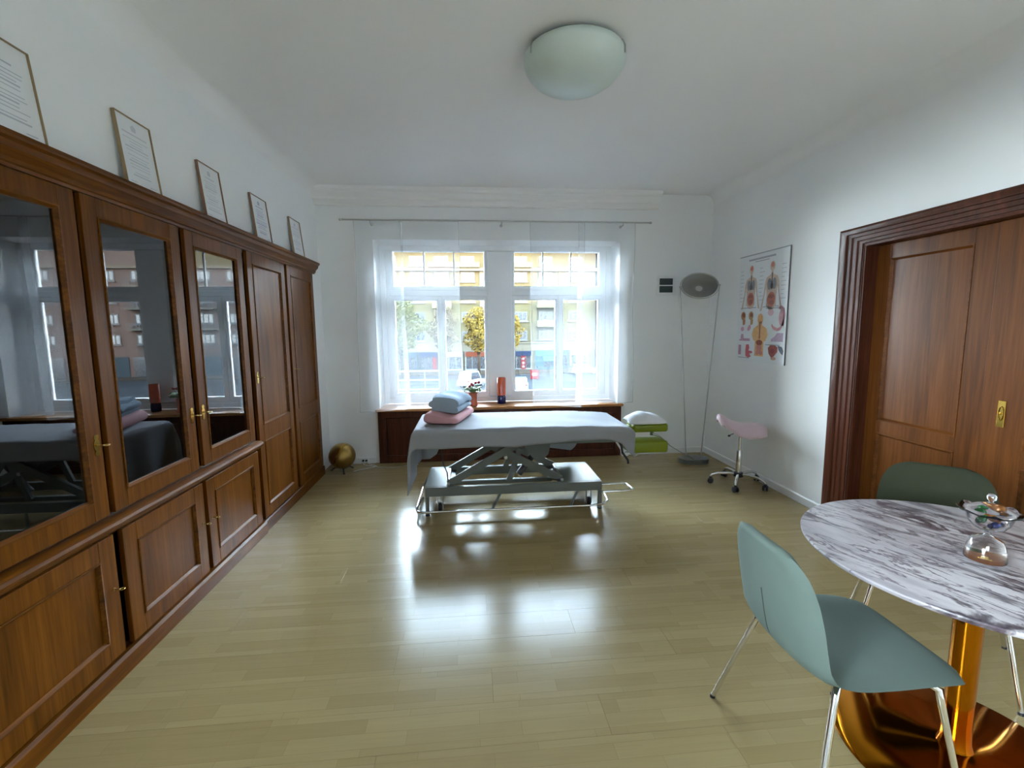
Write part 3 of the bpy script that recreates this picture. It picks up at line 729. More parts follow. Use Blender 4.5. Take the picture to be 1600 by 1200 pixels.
# central torso
flat([ell(.50, .40, .055, .07), [(.47, .38), (.53, .38), (.545, .345), (.63, .315), (.665, .26), (.62, .20), (.59, .20), (.59, .06), (.41, .06), (.41, .20), (.38, .20), (.335, .26), (.37, .315), (.455, .345)]], 'torso', srgb(226, 178, 122), 0, po)
flat([[(.49, .36), (.51, .36), (.512, .22), (.488, .22)], ell(.5, .185, .065, .035)], 'gullet', srgb(150, 84, 66), 1, po)
flat([ell(.5, .135, .06, .05), ell(.47, .09, .035, .03), ell(.54, .09, .035, .03)], 'intestine', srgb(206, 140, 128), 1, po)
for cx in (.13, .30):
    flat([ell(cx, .435, .052, .055), [(cx - .01, .40), (cx + .05, .40), (cx + .045, .355), (cx - .005, .345)]], 'head_section', srgb(192, 140, 92) if cx < .2 else srgb(186, 150, 96), 0, po)
    flat([ell(cx + .005, .442, .03, .028)], 'skull_section', srgb(150, 86, 70), 1, po)
flat([ell(.70, .455, .055, .04)], 'gland', srgb(220, 186, 196), 0, po)
flat([[(.84, .48), (.90, .485), (.935, .45), (.93, .39), (.90, .335), (.84, .315), (.76, .335), (.73, .36), (.725, .335), (.76, .305), (.83, .29), (.89, .30), (.955, .36), (.97, .43), (.95, .485), (.90, .51), (.85, .505)]], 'stomach', srgb(212, 150, 164), 0, po)
flat([ell(.905, .41, .05, .10)], 'stomach_body', srgb(222, 170, 180), 0, po)
flat([[(.73, .22), (.80, .245), (.84, .275), (.95, .275), (.95, .20), (.73, .20)]], 'tissue_section', srgb(196, 172, 200), 0, po)
flat([ell(.12, .31, .035, .03)], 'cell', srgb(206, 150, 166), 0, po); flat([ell(.27, .32, .045, .03, rot=.9)], 'cell', srgb(206, 150, 166), 0, po)
flat([[(.06, .21), (.09, .21), (.10, .26), (.15, .26), (.16, .22), (.30, .22), (.30, .195), (.06, .195)]], 'tissue_block', srgb(190, 150, 176), 0, po)
flat([[(.05, .06), (.11, .06), (.11, .155), (.05, .155)]], 'tissue_column', srgb(176, 132, 166), 0, po)
flat([[(.22, .16), (.28, .165), (.30, .13), (.28, .105), (.36, .10), (.37, .085), (.30, .075), (.34, .05), (.28, .035), (.22, .05), (.21, .10)]], 'duodenum', srgb(196, 92, 104), 0, po)
flat([[(.68, .14), (.72, .165), (.80, .17), (.86, .15), (.86, .11), (.80, .07), (.76, .05), (.70, .09)]], 'liver', srgb(176, 92, 84), 0, po)
flat([[(.86, .165), (.94, .155), (.97, .12), (.96, .085), (.92, .10), (.88, .13)]], 'spleen', srgb(110, 112, 128), 0, po)
flat([ell(.79, .05, .05, .02)], 'pancreas', srgb(214, 170, 150), 0, po)
flat([ell(.77, .115, .045, .03)], 'gall_bladder', srgb(150, 70, 70), 1, po)

# ------------------------------------------------------------------ massage table
MT = thing('massage_table', (.34, 3.94, 0), 'height-adjustable massage table on a grey scissor lift with lime green padding', 'massage table')
ZT = .662
b = box(B(), -.42, 1.27, 3.62, 4.28, .60, ZT, .03, 3); obj('mattress', b, GREENV, MT, smooth=50)
b = B()
for yy in (3.68, 4.19): box(b, -.36, 1.25, yy, yy + .04, .555, .598, .004, 1)
for xx in (-.34, .30, 1.18): box(b, xx, xx + .04, 3.72, 4.19, .557, .597)
obj('top_frame', b, GREYST, MT)
BX0, BX1, BY0, BY1, BZ = -.385, 1.065, 3.65, 4.225, .235
b = box(B(), BX0, BX1, BY0, BY0 + .04, .160, BZ, .006, 2); obj('base_rail', b, GREYST, MT)
b = box(B(), BX0, BX1, BY1 - .04, BY1, .160, BZ, .006, 2); obj('base_rail', b, GREYST, MT)
obj('base_plate', box(B(), BX0, -.15, BY0 + .041, BY1 - .041, BZ - .008, BZ - .001), GREYST, MT)
obj('base_plate', box(B(), .70, BX1, BY0 + .041, BY1 - .041, BZ - .008, BZ - .001), GREYST, MT)
for x0 in (BX0, BX1 - .035): obj('end_rail', box(B(), x0, x0 + .035, BY0 + .041, BY1 - .041, .160, BZ - .009, .003, 1), GREYST, MT)
obj('cross_rail', box(B(), -.14, .69, 3.90, 3.94, .165, .20, .004, 1), GREYST, MT)
for x0 in (BX0, BX1 - .03):
    for y0 in (BY0, BY1 - .03):
        lg = obj('leg', box(B(), x0, x0 + .03, y0, y0 + .03, .012, .1595, .003, 1), GREYST, MT)
        obj('foot', lathe(B(), [(.018, 0), (.02, .004), (.016, .0115)], 16, T(x0 + .015, y0 + .015, 0)), BLACK, lg, smooth=40)
for x0 in (-.27, .97):
    for y0 in (3.72, 4.13):
        b = B(); box(b, x0 - .022, x0 - .018, y0 - .02, y0 + .02, .03, .155); box(b, x0 + .018, x0 + .022, y0 - .02, y0 + .02, .03, .155); box(b, x0 - .022, x0 + .022, y0 - .025, y0 + .025, .155, .1595)
        cs = obj('castor', b, STEEL, MT)
        obj('wheel', lathe(B(), [(.030, -.014), (.040, -.011), (.042, 0), (.040, .011), (.030, .014)], 24, T(x0, y0, .0425) @ RY(PI / 2)), BLACK, cs, smooth=40)
# scissor arms (front and rear pair)
for yy in (3.735, 4.13):
    b = B(); bar(b, (-.20, yy, .235), (.37, yy, .555), .028, .058); obj('scissor_arm', b, GREYST, MT)
    b = B(); bar(b, (.12, yy + .032, .555), (.74, yy + .032, .235), .028, .058); obj('scissor_arm', b, GREYST, MT)
    b = B(); bar(b, (.30, yy + .064, .215), (.40, yy + .064, .50), .022, .045, (1, 0, 0)); obj('lift_strut', b, GREYST, MT)
    obj('pivot_pin', rod(B(), (.272, yy - .03, .447), (.272, yy + .06, .447), .014, 14), STEEL, MT, smooth=40)
b = B(); prism(b, [(.42, .53), (.66, .53), (.64, .44), (.56, .36), (.50, .42)], lambda a, q, d: Vector((a, d, q)), 3.80, 3.81); obj('gusset_plate', b, GREYST, MT)
b = B(); tube(b, [(.40, 3.92, .24), (.52, 3.92, .40)], .028, 16); tube(b, [(.52, 3.92, .40), (.60, 3.92, .51)], .014, 12); obj('lift_cylinder', b, plain('dark_lift_motor', (.06, .065, .07), .4), MT, smooth=40)
obj('axle', rod(B(), (-.20, 3.70, .245), (-.20, 4.17, .245), .012, 12), STEEL, MT, smooth=40)
obj('axle', rod(B(), (.74, 3.70, .245), (.74, 4.17, .245), .012, 12), STEEL, MT, smooth=40)
obj('hose', tube(B(), [(-.255, 3.78, .56), (-.252, 3.76, .48), (-.24, 3.75, .40), (-.21, 3.74, .33), (-.205, 3.73, .27)], .005, 8), BLACK, MT, smooth=True)
# foot-bar loop and stirrup handle
b = B(); tube(b, [(-.44, 4.25, .075), (-.455, 4.18, .065), (-.458, 3.68, .06), (-.44, 3.60, .058), (-.40, 3.585, .058), (.98, 3.585, .058), (1.06, 3.60, .06), (1.115, 3.66, .064), (1.135, 3.84, .07)], .010, 10); obj('foot_bar', b, CHROME, MT, smooth=40)
for x in (.16, .80): obj('foot_bar_link', bar(B(), (x + .06, 3.665, .159), (x - .01, 3.590, .062), .018, .012), GREYST, MT)
for yy in (3.66, 4.2): obj('foot_bar_link', bar(B(), (-.40, yy, .159), (-.455, yy - (0 if yy < 4 else .03), .068), .016, .012), GREYST, MT)
b = B(); tube(b, [(1.066, 3.815, .15), (1.30, 3.82, .15), (1.325, 3.80, .15), (1.335, 3.67, .15), (1.31, 3.645, .15), (1.066, 3.635, .15)], .011, 10); obj('stirrup_handle', b, CHROME, MT, smooth=40)
# head section
b = box(B(), 1.40, 1.715, 3.86, 4.06, .585, .660, .022, 3); box(b, 1.27, 1.405, 3.90, 4.02, .60, .63, .004, 1); hs = obj('head_cushion', b, GREENV, MT, smooth=50)
b = box(B(), 1.32, 1.665, 3.735, 3.93, .435, .535, .022, 3); ap = obj('arm_cushion', b, GREENV, MT, smooth=50)
b = B(); box(b, 1.28, 1.34, 3.80, 3.84, .40, .434, .004, 1); bar(b, (1.30, 3.82, .42), (1.20, 3.82, .575), .03, .012); rod(b, (1.40, 3.80, .405), (1.44, 3.80, .434), .010, 10); obj('arm_bracket', b, STEEL, MT)
b = B(); rod(b, (1.58, 3.90, .584), (1.58, 3.90, .552), .016, 12); obj('clamp_knob', b, plain('sage_knob', srgb(120, 134, 110), .4), MT, smooth=40)
b = B(); tube(b, [(1.585, 3.895, .566), (1.63, 3.87, .553)], .010, 10); obj('lever', b, CHROME, MT, smooth=40)
b = B(); tube(b, [(1.24, 3.72, .556), (1.25, 3.70, .46), (1.29, 3.68, .40), (1.295, 3.68, .37)], .010, 8); obj('release_handle', b, BLACK, MT, smooth=40)
# cable from the head section to the floor lamp's foot
obj('cable', tube(B(), [(1.632, 3.868, .552), (1.72, 3.96, .49), (1.86, 4.14, .385), (2.05, 4.36, .27), (2.22, 4.56, .17), (2.345, 4.70, .10), (2.40, 4.745, .055), (2.42, 4.76, .0535)], .004, 8), plain('grey_cable', (.22, .22, .22), .5), smooth=True, label='thin grey cable running from the massage table headrest down to the floor lamp base', cat='cable', origin=(1.9, 4.2, 0))

# white sheet draped over the table
TX0, TX1, TY0, TY1, TZ = -.435, 1.275, 3.605, 4.295, .718
random.seed(11)
def sheet_pt(s, t):
    x, y_, z = s, t, TZ
    dx = max(0, TX0 - s); dxr = max(0, s - TX1); df = max(0, TY0 - t); db = max(0, t - TY1)
    ex = dx + dxr; ey = df + db; r = .028
    def fold(d):   # (outward, down)
        if d <= 0: return 0, 0
        L = r * PI / 2
        if d < L: a = d / r; return r * math.sin(a), r * (1 - math.cos(a))
        return r, r + (d - L)
    ox, dzx = fold(ex); oy, dzy = fold(ey)
    drop = (dzx ** 2.2 + dzy ** 2.2) ** (1 / 2.2) if (dzx > 0 and dzy > 0) else dzx + dzy
    if drop > .03:
        wv = .010 * math.sin(t * 16 + .6) * min(1, dzx * 4) ; ox += max(-.004, wv + .02 * dzx)
        wv2 = (.007 * math.sin(s * 9.0) + .005 * math.sin(s * 21 + 1)) * min(1, dzy * 7); oy += max(-.006, wv2)
    if ex > 0 and ey > 0:
        k = min(dzx, dzy); ox += .25 * k; oy += .10 * k
    x = min(max(s, TX0), TX1) + (-ox if dx > 0 else (ox if dxr > 0 else 0))
    y_ = min(max(t, TY0), TY1) + (-oy if df > 0 else (oy if db > 0 else 0))
    z = TZ - drop
    if ex == 0 and ey == 0:
        z += .0035 * math.sin(s * 7 + t * 5) * math.sin(t * 11) + .002 * math.sin(s * 23 - t * 9)
        e = (s - .75) / .5                     # padded top dips towards the head end
        if e > 0: z -= .045 * min(1, e) ** 2 * (1 - .4 * abs((t - 3.95) / .35))
    else:
        e = (min(s, TX1) - .75) / .5
        if e > 0: z -= .030 * min(1, e) ** 2
    return Vector((x, y_, z))
def front_len(s):
    return interp([(TX0 - .5, .21), (TX0 - .05, .19), (TX0, .16), (-.2, .165), (.1, .155), (.35, .165), (.6, .145), (.9, .125), (1.1, .115), (1.2, .14), (1.27, .22), (1.4, .30)], s)
def back_len(s):
    return interp([(TX0 - .5, .46), (-.40, .45), (-.33, .40), (-.25, .18), (.3, .18), (.42, .35), (.7, .37), (.95, .41), (1.0, .36), (1.06, .14), (1.3, .12)], s)
def left_len(t): return interp([(3.45, .50), (3.6, .48), (3.9, .40), (4.3, .42), (4.6, .45)], t)
ns, ntt = 110, 70
def sheet_fn(u, v):
    s = lerp(TX0 - .44, TX1 + .05, u)
    t = lerp(TY0 - front_len(s), TY1 + back_len(s), v)
    if s < TX0: s = TX0 - (TX0 - s) / .44 * left_len(t)
    return sheet_pt(s, t)
b = B(); grid(b, ns, ntt, sheet_fn)
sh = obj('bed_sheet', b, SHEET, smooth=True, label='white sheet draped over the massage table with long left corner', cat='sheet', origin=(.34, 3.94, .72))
md = sh.modifiers.new('thickness', 'SOLIDIFY'); md.thickness = .002; md.offset = 1

# contour pillow, folded towel, towel on headrest
PM = T(-.185, 4.045, TZ + .006) @ RZ(math.radians(-14))
pl = [(-.15, .012), (-.158, .04), (-.152, .07), (-.13, .092), (-.10, .098), (-.06, .090), (-.01, .072), (.05, .062), (.10, .064), (.13, .060), (.148, .046), (.155, .025), (.148, .008), (.10, 0), (-.10, 0)]
b = B(); nr = 24
rings = []
for i in range(nr + 1):
    u = i / nr; yv = lerp(-.30, .30, u); e = min(u, 1 - u) * nr
    k = 1 if e >= 3 else [.80, .925, .975][int(e)]
    rings.append([b.verts.new(PM @ Vector((a * (k if k == 1 else .5 + k / 2), yv, .042 + (q - .042) * k))) for a, q in pl])
for A, D in zip(rings, rings[1:]):
    for k in range(len(pl)): b.faces.new((A[k], A[(k + 1) % len(pl)], D[(k + 1) % len(pl)], D[k]))
b.faces.new(rings[0][::-1]); b.faces.new(rings[-1])
o = obj('contour_pillow', b, PINKF, smooth=60, label='pink contour pillow lying on the massage table under the folded towel', cat='pillow', origin=(-.185, 4.045, TZ))
md = o.modifiers.new('soft', 'SUBSURF'); md.levels = 1; md.render_levels = 1
def folded(M, lx, ly, th, n, name, mat, parent=None, rr=.3):
    """a flat spiral fold: stacked layers joined at alternating ends"""
    path = []; 
    for i in range(n):
        z = th * (i + .5); xs = (-lx / 2, lx / 2) if i % 2 == 0 else (lx / 2, -lx / 2)
        for k in range(9): path.append((lerp(xs[0], xs[1], k / 8), z))
        if i < n - 1:
            sg = 1 if i % 2 == 0 else -1
            for k in range(1, 6):
                a = -PI / 2 + k * PI / 6; path.append((sg * (lx / 2 + th * .5 * math.cos(a)), z + th * .5 + th * .5 * math.sin(a)))
    b = B(); rows = []; ny = 14
    half = th * .46
    for i, (x, z) in enumerate(path):
        if i == 0: tx, tz = path[1][0] - x, path[1][1] - z
        elif i == len(path) - 1: tx, tz = x - path[-2][0], z - path[-2][1]
        else: tx, tz = path[i + 1][0] - path[i - 1][0], path[i + 1][1] - path[i - 1][1]
        L = math.hypot(tx, tz) or 1; nx, nz = -tz / L * half, tx / L * half
        loop = []
        for k in range(ny + 1):
            yv = lerp(-ly / 2, ly / 2, k / ny); sag = .008 * math.sin(x * 9 + k * .7) * (z / (n * th)) - .012 * (2 * abs(x) / lx) ** 4 * (z / (n * th)) - .010 * (2 * abs(yv) / ly) ** 4 * (z / (n * th))
            loop.append((x + nx, yv, z + nz + sag))
        for k in range(ny, -1, -1):
            yv = lerp(-ly / 2, ly / 2, k / ny); sag = .008 * math.sin(x * 9 + k * .7) * (z / (n * th)) - .012 * (2 * abs(x) / lx) ** 4 * (z / (n * th)) - .010 * (2 * abs(yv) / ly) ** 4 * (z / (n * th))
            loop.append((x - nx, yv, z - nz + sag))
        rows.append([b.verts.new(M @ Vector(p)) for p in loop])
    m = len(rows[0])
    for A, D in zip(rows, rows[1:]):
        for k in range(m): b.faces.new((A[k], A[(k + 1) % m], D[(k + 1) % m], D[k]))
    b.faces.new(rows[0][::-1]); b.faces.new(rows[-1])
    return b
TWM = T(-.185, 4.07, TZ + .092) @ RZ(math.radians(-16)) @ RY(math.radians(7))
o = obj('folded_towel', folded(TWM, .20, .40, .033, 4, '', None), TOWEL, smooth=50, label='folded blue-grey towel stacked on the pink pillow', cat='towel', origin=(-.185, 4.07, TZ + .09))
# domed white towel on the head cushion
b = B()
def dome(u, v):
    x = lerp(1.36, 1.70, u); t = lerp(-1, 1, v)
    hgt = .10 * (max(0, math.sin(PI * min(1, max(0, u * .97 + .02)))) ** .55) * (1 - .35 * u)
    yy = 3.955 + t * .125 * (1 - .25 * abs(2 * u - 1) ** 3)
    z = .664 + hgt * (1 - abs(t) ** 2.6) * (1 + .06 * math.sin(u * 19 + t * 4))
    return Vector((x, yy, z))
grid(b, 22, 18, dome)
o = obj('headrest_towel', b, plain('white_towel', (.74, .76, .82), .9, vary=.05, bmp=.5, bscale=300), smooth=True, label='white towel laid over the green headrest', cat='towel', origin=(1.53, 3.955, .661))
md = o.modifiers.new('thickness', 'SOLIDIFY'); md.thickness = .006; md.offset = 1

# ------------------------------------------------------------------ saddle stool
ST = thing('saddle_stool', (2.515, 4.085, 0), 'small saddle stool with pale pink velvet seat, chrome five-star base and castors', 'stool', rotz=math.radians(-12))
def saddle(top):
    def fn(u, v):
        x = lerp(-.215, .225, u); t = lerp(-1, 1, v)
        wv = .185 * (1 - abs(2 * u - 1.0) ** 3.2 * .55) * (1.0 if u > .3 else lerp(.80, 1, u / .3))
        crest = interp([(0, .178), (.08, .182), (.18, .150), (.32, .118), (.5, .102), (.7, .100), (.88, .098), (1, .070)], u)
        y = t * wv
        droop = .085 * abs(t) ** 2.4 * (1.15 - .5 * abs(u - .5))
        th = .085 * (1 - .7 * abs(t) ** 4) * (1 if .1 < u < .9 else .7)
        z = .50 + crest - droop - (0 if top else th)
        return Vector((x * (1 - .08 * abs(t) ** 3), y, z))
    return fn
b = B(); V1 = grid(b, 26, 18, saddle(True)); V2 = grid(b, 26, 18, saddle(False))
for i in range(26):
    for j in (0, 18): b.faces.new((V1[i][j], V1[i + 1][j], V2[i + 1][j], V2[i][j]))
for j in range(18):
    for i in (0, 26): b.faces.new((V1[i][j], V1[i][j + 1], V2[i][j + 1], V2[i][j]))
o = obj('seat', b, VELV, ST, smooth=True, local=True); md = o.modifiers.new('soft', 'SUBSURF'); md.levels = 1; md.render_levels = 1
obj('seat_plate', box(B(), -.07, .07, -.05, .05, .500, .522, .004, 1), BLACK, ST, local=True)
b = B(); tube(b, [(-.05, -.02, .505), (-.10, -.06, .50), (-.125, -.085, .495)], .005, 8); lathe(b, [(0, -.012), (.012, -.006), (.012, .006), (0, .012)], 12, T(-.13, -.09, .494)); obj('height_lever', b, BLACK, ST, local=True, smooth=40)
obj('gas_lift', lathe(B(), [(.014, .33), (.014, .50)], 18), CHROME, ST, local=True, smooth=40)
obj('column', lathe(B(), [(.024, .10), (.026, .12), (.026, .325), (.023, .335), (.015, .337)], 22), CHROME, ST, local=True, smooth=40)
obj('hub', lathe(B(), [(.030, .075), (.045, .085), (.045, .115), (.034, .125)], 24), BLACK, ST, local=True, smooth=40)
for k in range(5):
    a = math.radians(30 + 72 * k); c, s = math.cos(a), math.sin(a)
    b = B(); tube(b, [(.03 * c, .03 * s, .104), (.10 * c, .10 * s, .110), (.18 * c, .18 * s, .104), (.235 * c, .235 * s, .085), (.245 * c, .245 * s, .066)], [.014, .014, .0125, .011, .010], 10)
    lg = obj('base_arm', b, CHROME, ST, local=True, smooth=40)
    CMx = T(.245 * c, .245 * s, .027) @ RZ(a + .9 + k)
    b = B()
    for sgn in (-1, 1): lathe(b, [(0, sgn * .006), (.020, sgn * .006), (.026, sgn * .010), (.026, sgn * .020), (.020, sgn * .024), (0, sgn * .024)], 20, CMx @ RX(PI / 2))
    lathe(b, [(.012, .010), (.014, .034), (.008, .040)], 14, T(.245 * c, .245 * s, .027))
    obj('castor', b, BLACK, lg, local=True, smooth=40)

# ------------------------------------------------------------------ brass globe lamp in the corner, cords and socket
BL = Vector((-1.385, 4.985, .165))
bl_ = thing('globe_lamp', (BL.x, BL.y, 0), 'small brass globe lamp on short feet on the floor in the corner', 'lamp')
GM = Matrix.Translation(BL) @ RZ(math.radians(165)) @ RY(math.radians(70))
prof = [(.138 * math.sin(t), .138 * math.cos(t)) for t in [math.radians(a) for a in range(36, 181, 8)]]
prof[-1] = (0, -.138)
inner = [(.133 * math.sin(t), .133 * math.cos(t)) for t in [math.radians(a) for a in range(180, 35, -8)]]
inner[0] = (0, -.133); inner.append(prof[0])
obj('globe', lathe(B(), prof + inner[:-1] + [prof[0]], 48, GM, False, False), ABRASS, bl_, smooth=True)
obj('collar_band', lathe(B(), [(.139, -.010), (.1405, 0), (.139, .010), (.137, 0), (.139, -.010)], 48, GM, False, False), BRASS, bl_, smooth=40)
obj('bulb', lathe(B(), [(0, .03), (.022, .022), (.03, 0), (.022, -.03), (.014, -.06), (.014, -.125), (0, -.125)], 20, GM), plain('opal_bulb', (.7, .7, .66), .3), bl_, smooth=True)
for a in (-70, 50, 170):
    a = math.radians(a); c, s = math.cos(a), math.sin(a)
    b = B(); tube(b, [BL + Vector((.06 * c, .06 * s, -.122)), BL + Vector((.10 * c, .10 * s, -.140)), BL + Vector((.125 * c, .125 * s, -.158))], [.008, .007, .006], 8)
    lathe(b, [(.010, 0), (.012, .004), (.008, .012)], 12, T(BL.x + .126 * c, BL.y + .126 * s, 0)); obj('foot', b, plain('dark_brass_foot', (.08, .06, .035), .4, .6), bl_, smooth=40)
sk = thing('floor_socket', (-1.205, YB - .02, 0), 'small socket with dark plug low on the wall beside the radiator cover', 'socket')
obj('plate', box(B(), -1.25, -1.16, YB - .029, YB - .0145, .012, .068, .004, 1), WHITE, sk)
for x in (-1.222, -1.188): obj('plug', lathe(B(), [(.012, 0), (.013, .01), (.009, .026), (.005, .034)], 14, T(x, YB - .0295, .04) @ RX(PI / 2)), BLACK, sk, smooth=40)
CORD = plain('white_cord', (.62, .60, .55), .5)
obj('power_cable', tube(B(), [(-1.262, 4.93, .006), (-1.22, 4.97, .005), (-1.14, 5.03, .005), (-1.08, 5.07, .005), (-1.05, 5.10, .005), (-1.09, 5.14, .006), (-1.14, 5.17, .01), (-1.175, 5.185, .025), (-1.188, 5.185, .04)], .004, 8), CORD, smooth=True, label='white cord from the brass globe lamp to the wall socket', cat='cord', group='white cords by the radiator cover', origin=(-1.15, 5.05, 0))
obj('power_cable', tube(B(), [(-1.222, 5.186, .036), (-1.20, 5.15, .012), (-1.12, 5.12, .005), (-1.02, 5.06, .005), (-.92, 5.04, .005), (-.80, 5.05, .005), (-.70, 5.10, .005), (-.60, 5.11, .005)], .004, 8), CORD, smooth=True, label='white cord running along the floor in front of the radiator cover', cat='cord', group='white cords by the radiator cover', origin=(-.9, 5.08, 0))

# ------------------------------------------------------------------ on the sill: flower pot and orange lamp
pt = thing('flower_pot', (.02, 5.315, .622), 'terracotta pot with wide green leaf rosette and red blooms on the sill', 'potted plant')
TERRA = plain('terracotta', srgb(196, 110, 88), .75, vary=.08)
obj('pot', lathe(B(), [(.048, .0005), (.050, .004), (.044, .06), (.046, .13), (.052, .150), (.046, .150), (.040, .13), (.0, .12)], 28, T(.02, 5.315, .622)), TERRA, pt, smooth=40)
LEAFM = plain('leaf_green', srgb(96, 140, 84), .6, vary=.2, nscale=20); PETW = plain('white_petal', (.75, .75, .70), .7); PETR = plain('red_petal', srgb(150, 34, 44), .6, vary=.15)
random.seed(5)
for k in range(34):
    a = k * 2 * PI / 11.3 + random.uniform(-.1, .1); L = random.uniform(.09, .126); wv = .030; up = random.uniform(-.012, .016)
    b = B(); M = T(.02, 5.315, .622 + .150 + random.uniform(0, .034)) @ RZ(a)
    def lf(u, v):
        t = 2 * v - 1; ww = wv * math.sin(PI * min(.97, u * .9 + .08)) ** .7
        return M @ Vector((.02 + u * (L - .02), t * ww, .022 * math.sin(u * PI * .8) + up * u + .006 * t * t))
    grid(b, 6, 4, lf); o = obj('leaf', b, LEAFM, pt, smooth=True); md = o.modifiers.new('t', 'SOLIDIFY'); md.thickness = .0015
for k in range(9):
    a = random.uniform(0, 2 * PI); r = random.uniform(.03, .10)
    b = B(); lathe(b, [(0, -.006), (.014, .0), (.016, .008), (.008, .014), (0, .012)], 10, T(.02 + r * math.cos(a), 5.315 + r * math.sin(a), .622 + .200)); obj('white_bloom', b, PETW, pt, smooth=True)
for x, z in ((.005, .248), (.052, .262), (.088, .266), (-.015, .224), (.02, .235)):
    st = obj('stem', rod(B(), (.02 + (x - .02) * .3, 5.315, .622 + .14), (x, 5.31, .622 + z), .0022, 6), LEAFM, pt)
    b = B(); lathe(b, [(0, -.016), (.012, -.012), (.018, 0), (.013, .012), (0, .016)], 14, T(x, 5.31, .622 + z), wob=lambda r, z_, a: (r * (1 + .12 * math.sin(5 * a)), z_)); obj('red_bloom', b, PETR, st, smooth=True)
ol = thing('sill_lamp', (.355, 5.42, .622), 'orange glass cylinder lamp with dark blue base on the sill', 'lamp')
ORG = glass_mat('orange_glass', srgb(236, 96, 44), .12); nt = ORG.node_tree
obj('base', lathe(B(), [(.046, .0005), (.050, .006), (.050, .075), (.046, .092), (.030, .095)], 30, T(.355, 5.42, .622)), plain('dark_blue_glass', srgb(30, 32, 84), .15), ol, smooth=40)
AMB = plain('orange_lacquer', srgb(206, 84, 44), .2, vary=.12, coat=.6)
obj('orange_cylinder', lathe(B(), [(.044, .0955), (.050, .10), (.051, .20), (.050, .295), (.046, .306), (.042, .306), (.044, .29), (.044, .11), (0, .105)], 32, T(.355, 5.42, .622)), AMB, ol, smooth=40)
for a in (250, 300): obj('rivet', lathe(B(), [(.006, 0), (.005, .004), (0, .005)], 10, T(.355 + .050 * math.cos(math.radians(a)), 5.42 + .050 * math.sin(math.radians(a)), .622 + .084) @ RZ(math.radians(a)) @ RY(PI / 2)), CHROME, ol, smooth=40)

# ------------------------------------------------------------------ round marble table with gold pedestal
RTX, RTY, RTR = 1.668, 1.331, .50
rt = thing('round_table', (RTX, RTY, 0), 'round marble-top table with dark veins on a glossy gold pedestal', 'table')
b = lathe(B(), [(0, .716), (RTR - .035, .716), (RTR - .008, .722), (RTR - .001, .730), (RTR, .735), (RTR - .002, .739), (RTR - .006, .7405), (0, .7405)], 96, T(RTX, RTY, 0)); obj('table_top', b, MARBLE, rt, smooth=30)
obj('mounting_plate', lathe(B(), [(.06, .690), (.16, .706), (.16, .7155)], 40, T(RTX, RTY, 0)), GOLD, rt, smooth=40)
obj('column', lathe(B(), [(.050, .035), (.043, .06), (.040, .12), (.040, .689)], 36, T(RTX, RTY, 0)), GOLD, rt, smooth=40)
obj('base_disc', lathe(B(), [(.355, .0005), (.360, .004), (.358, .009), (.345, .012), (.20, .020), (.10, .027), (.052, .034)], 72, T(RTX, RTY, 0)), GOLD, rt, smooth=40)

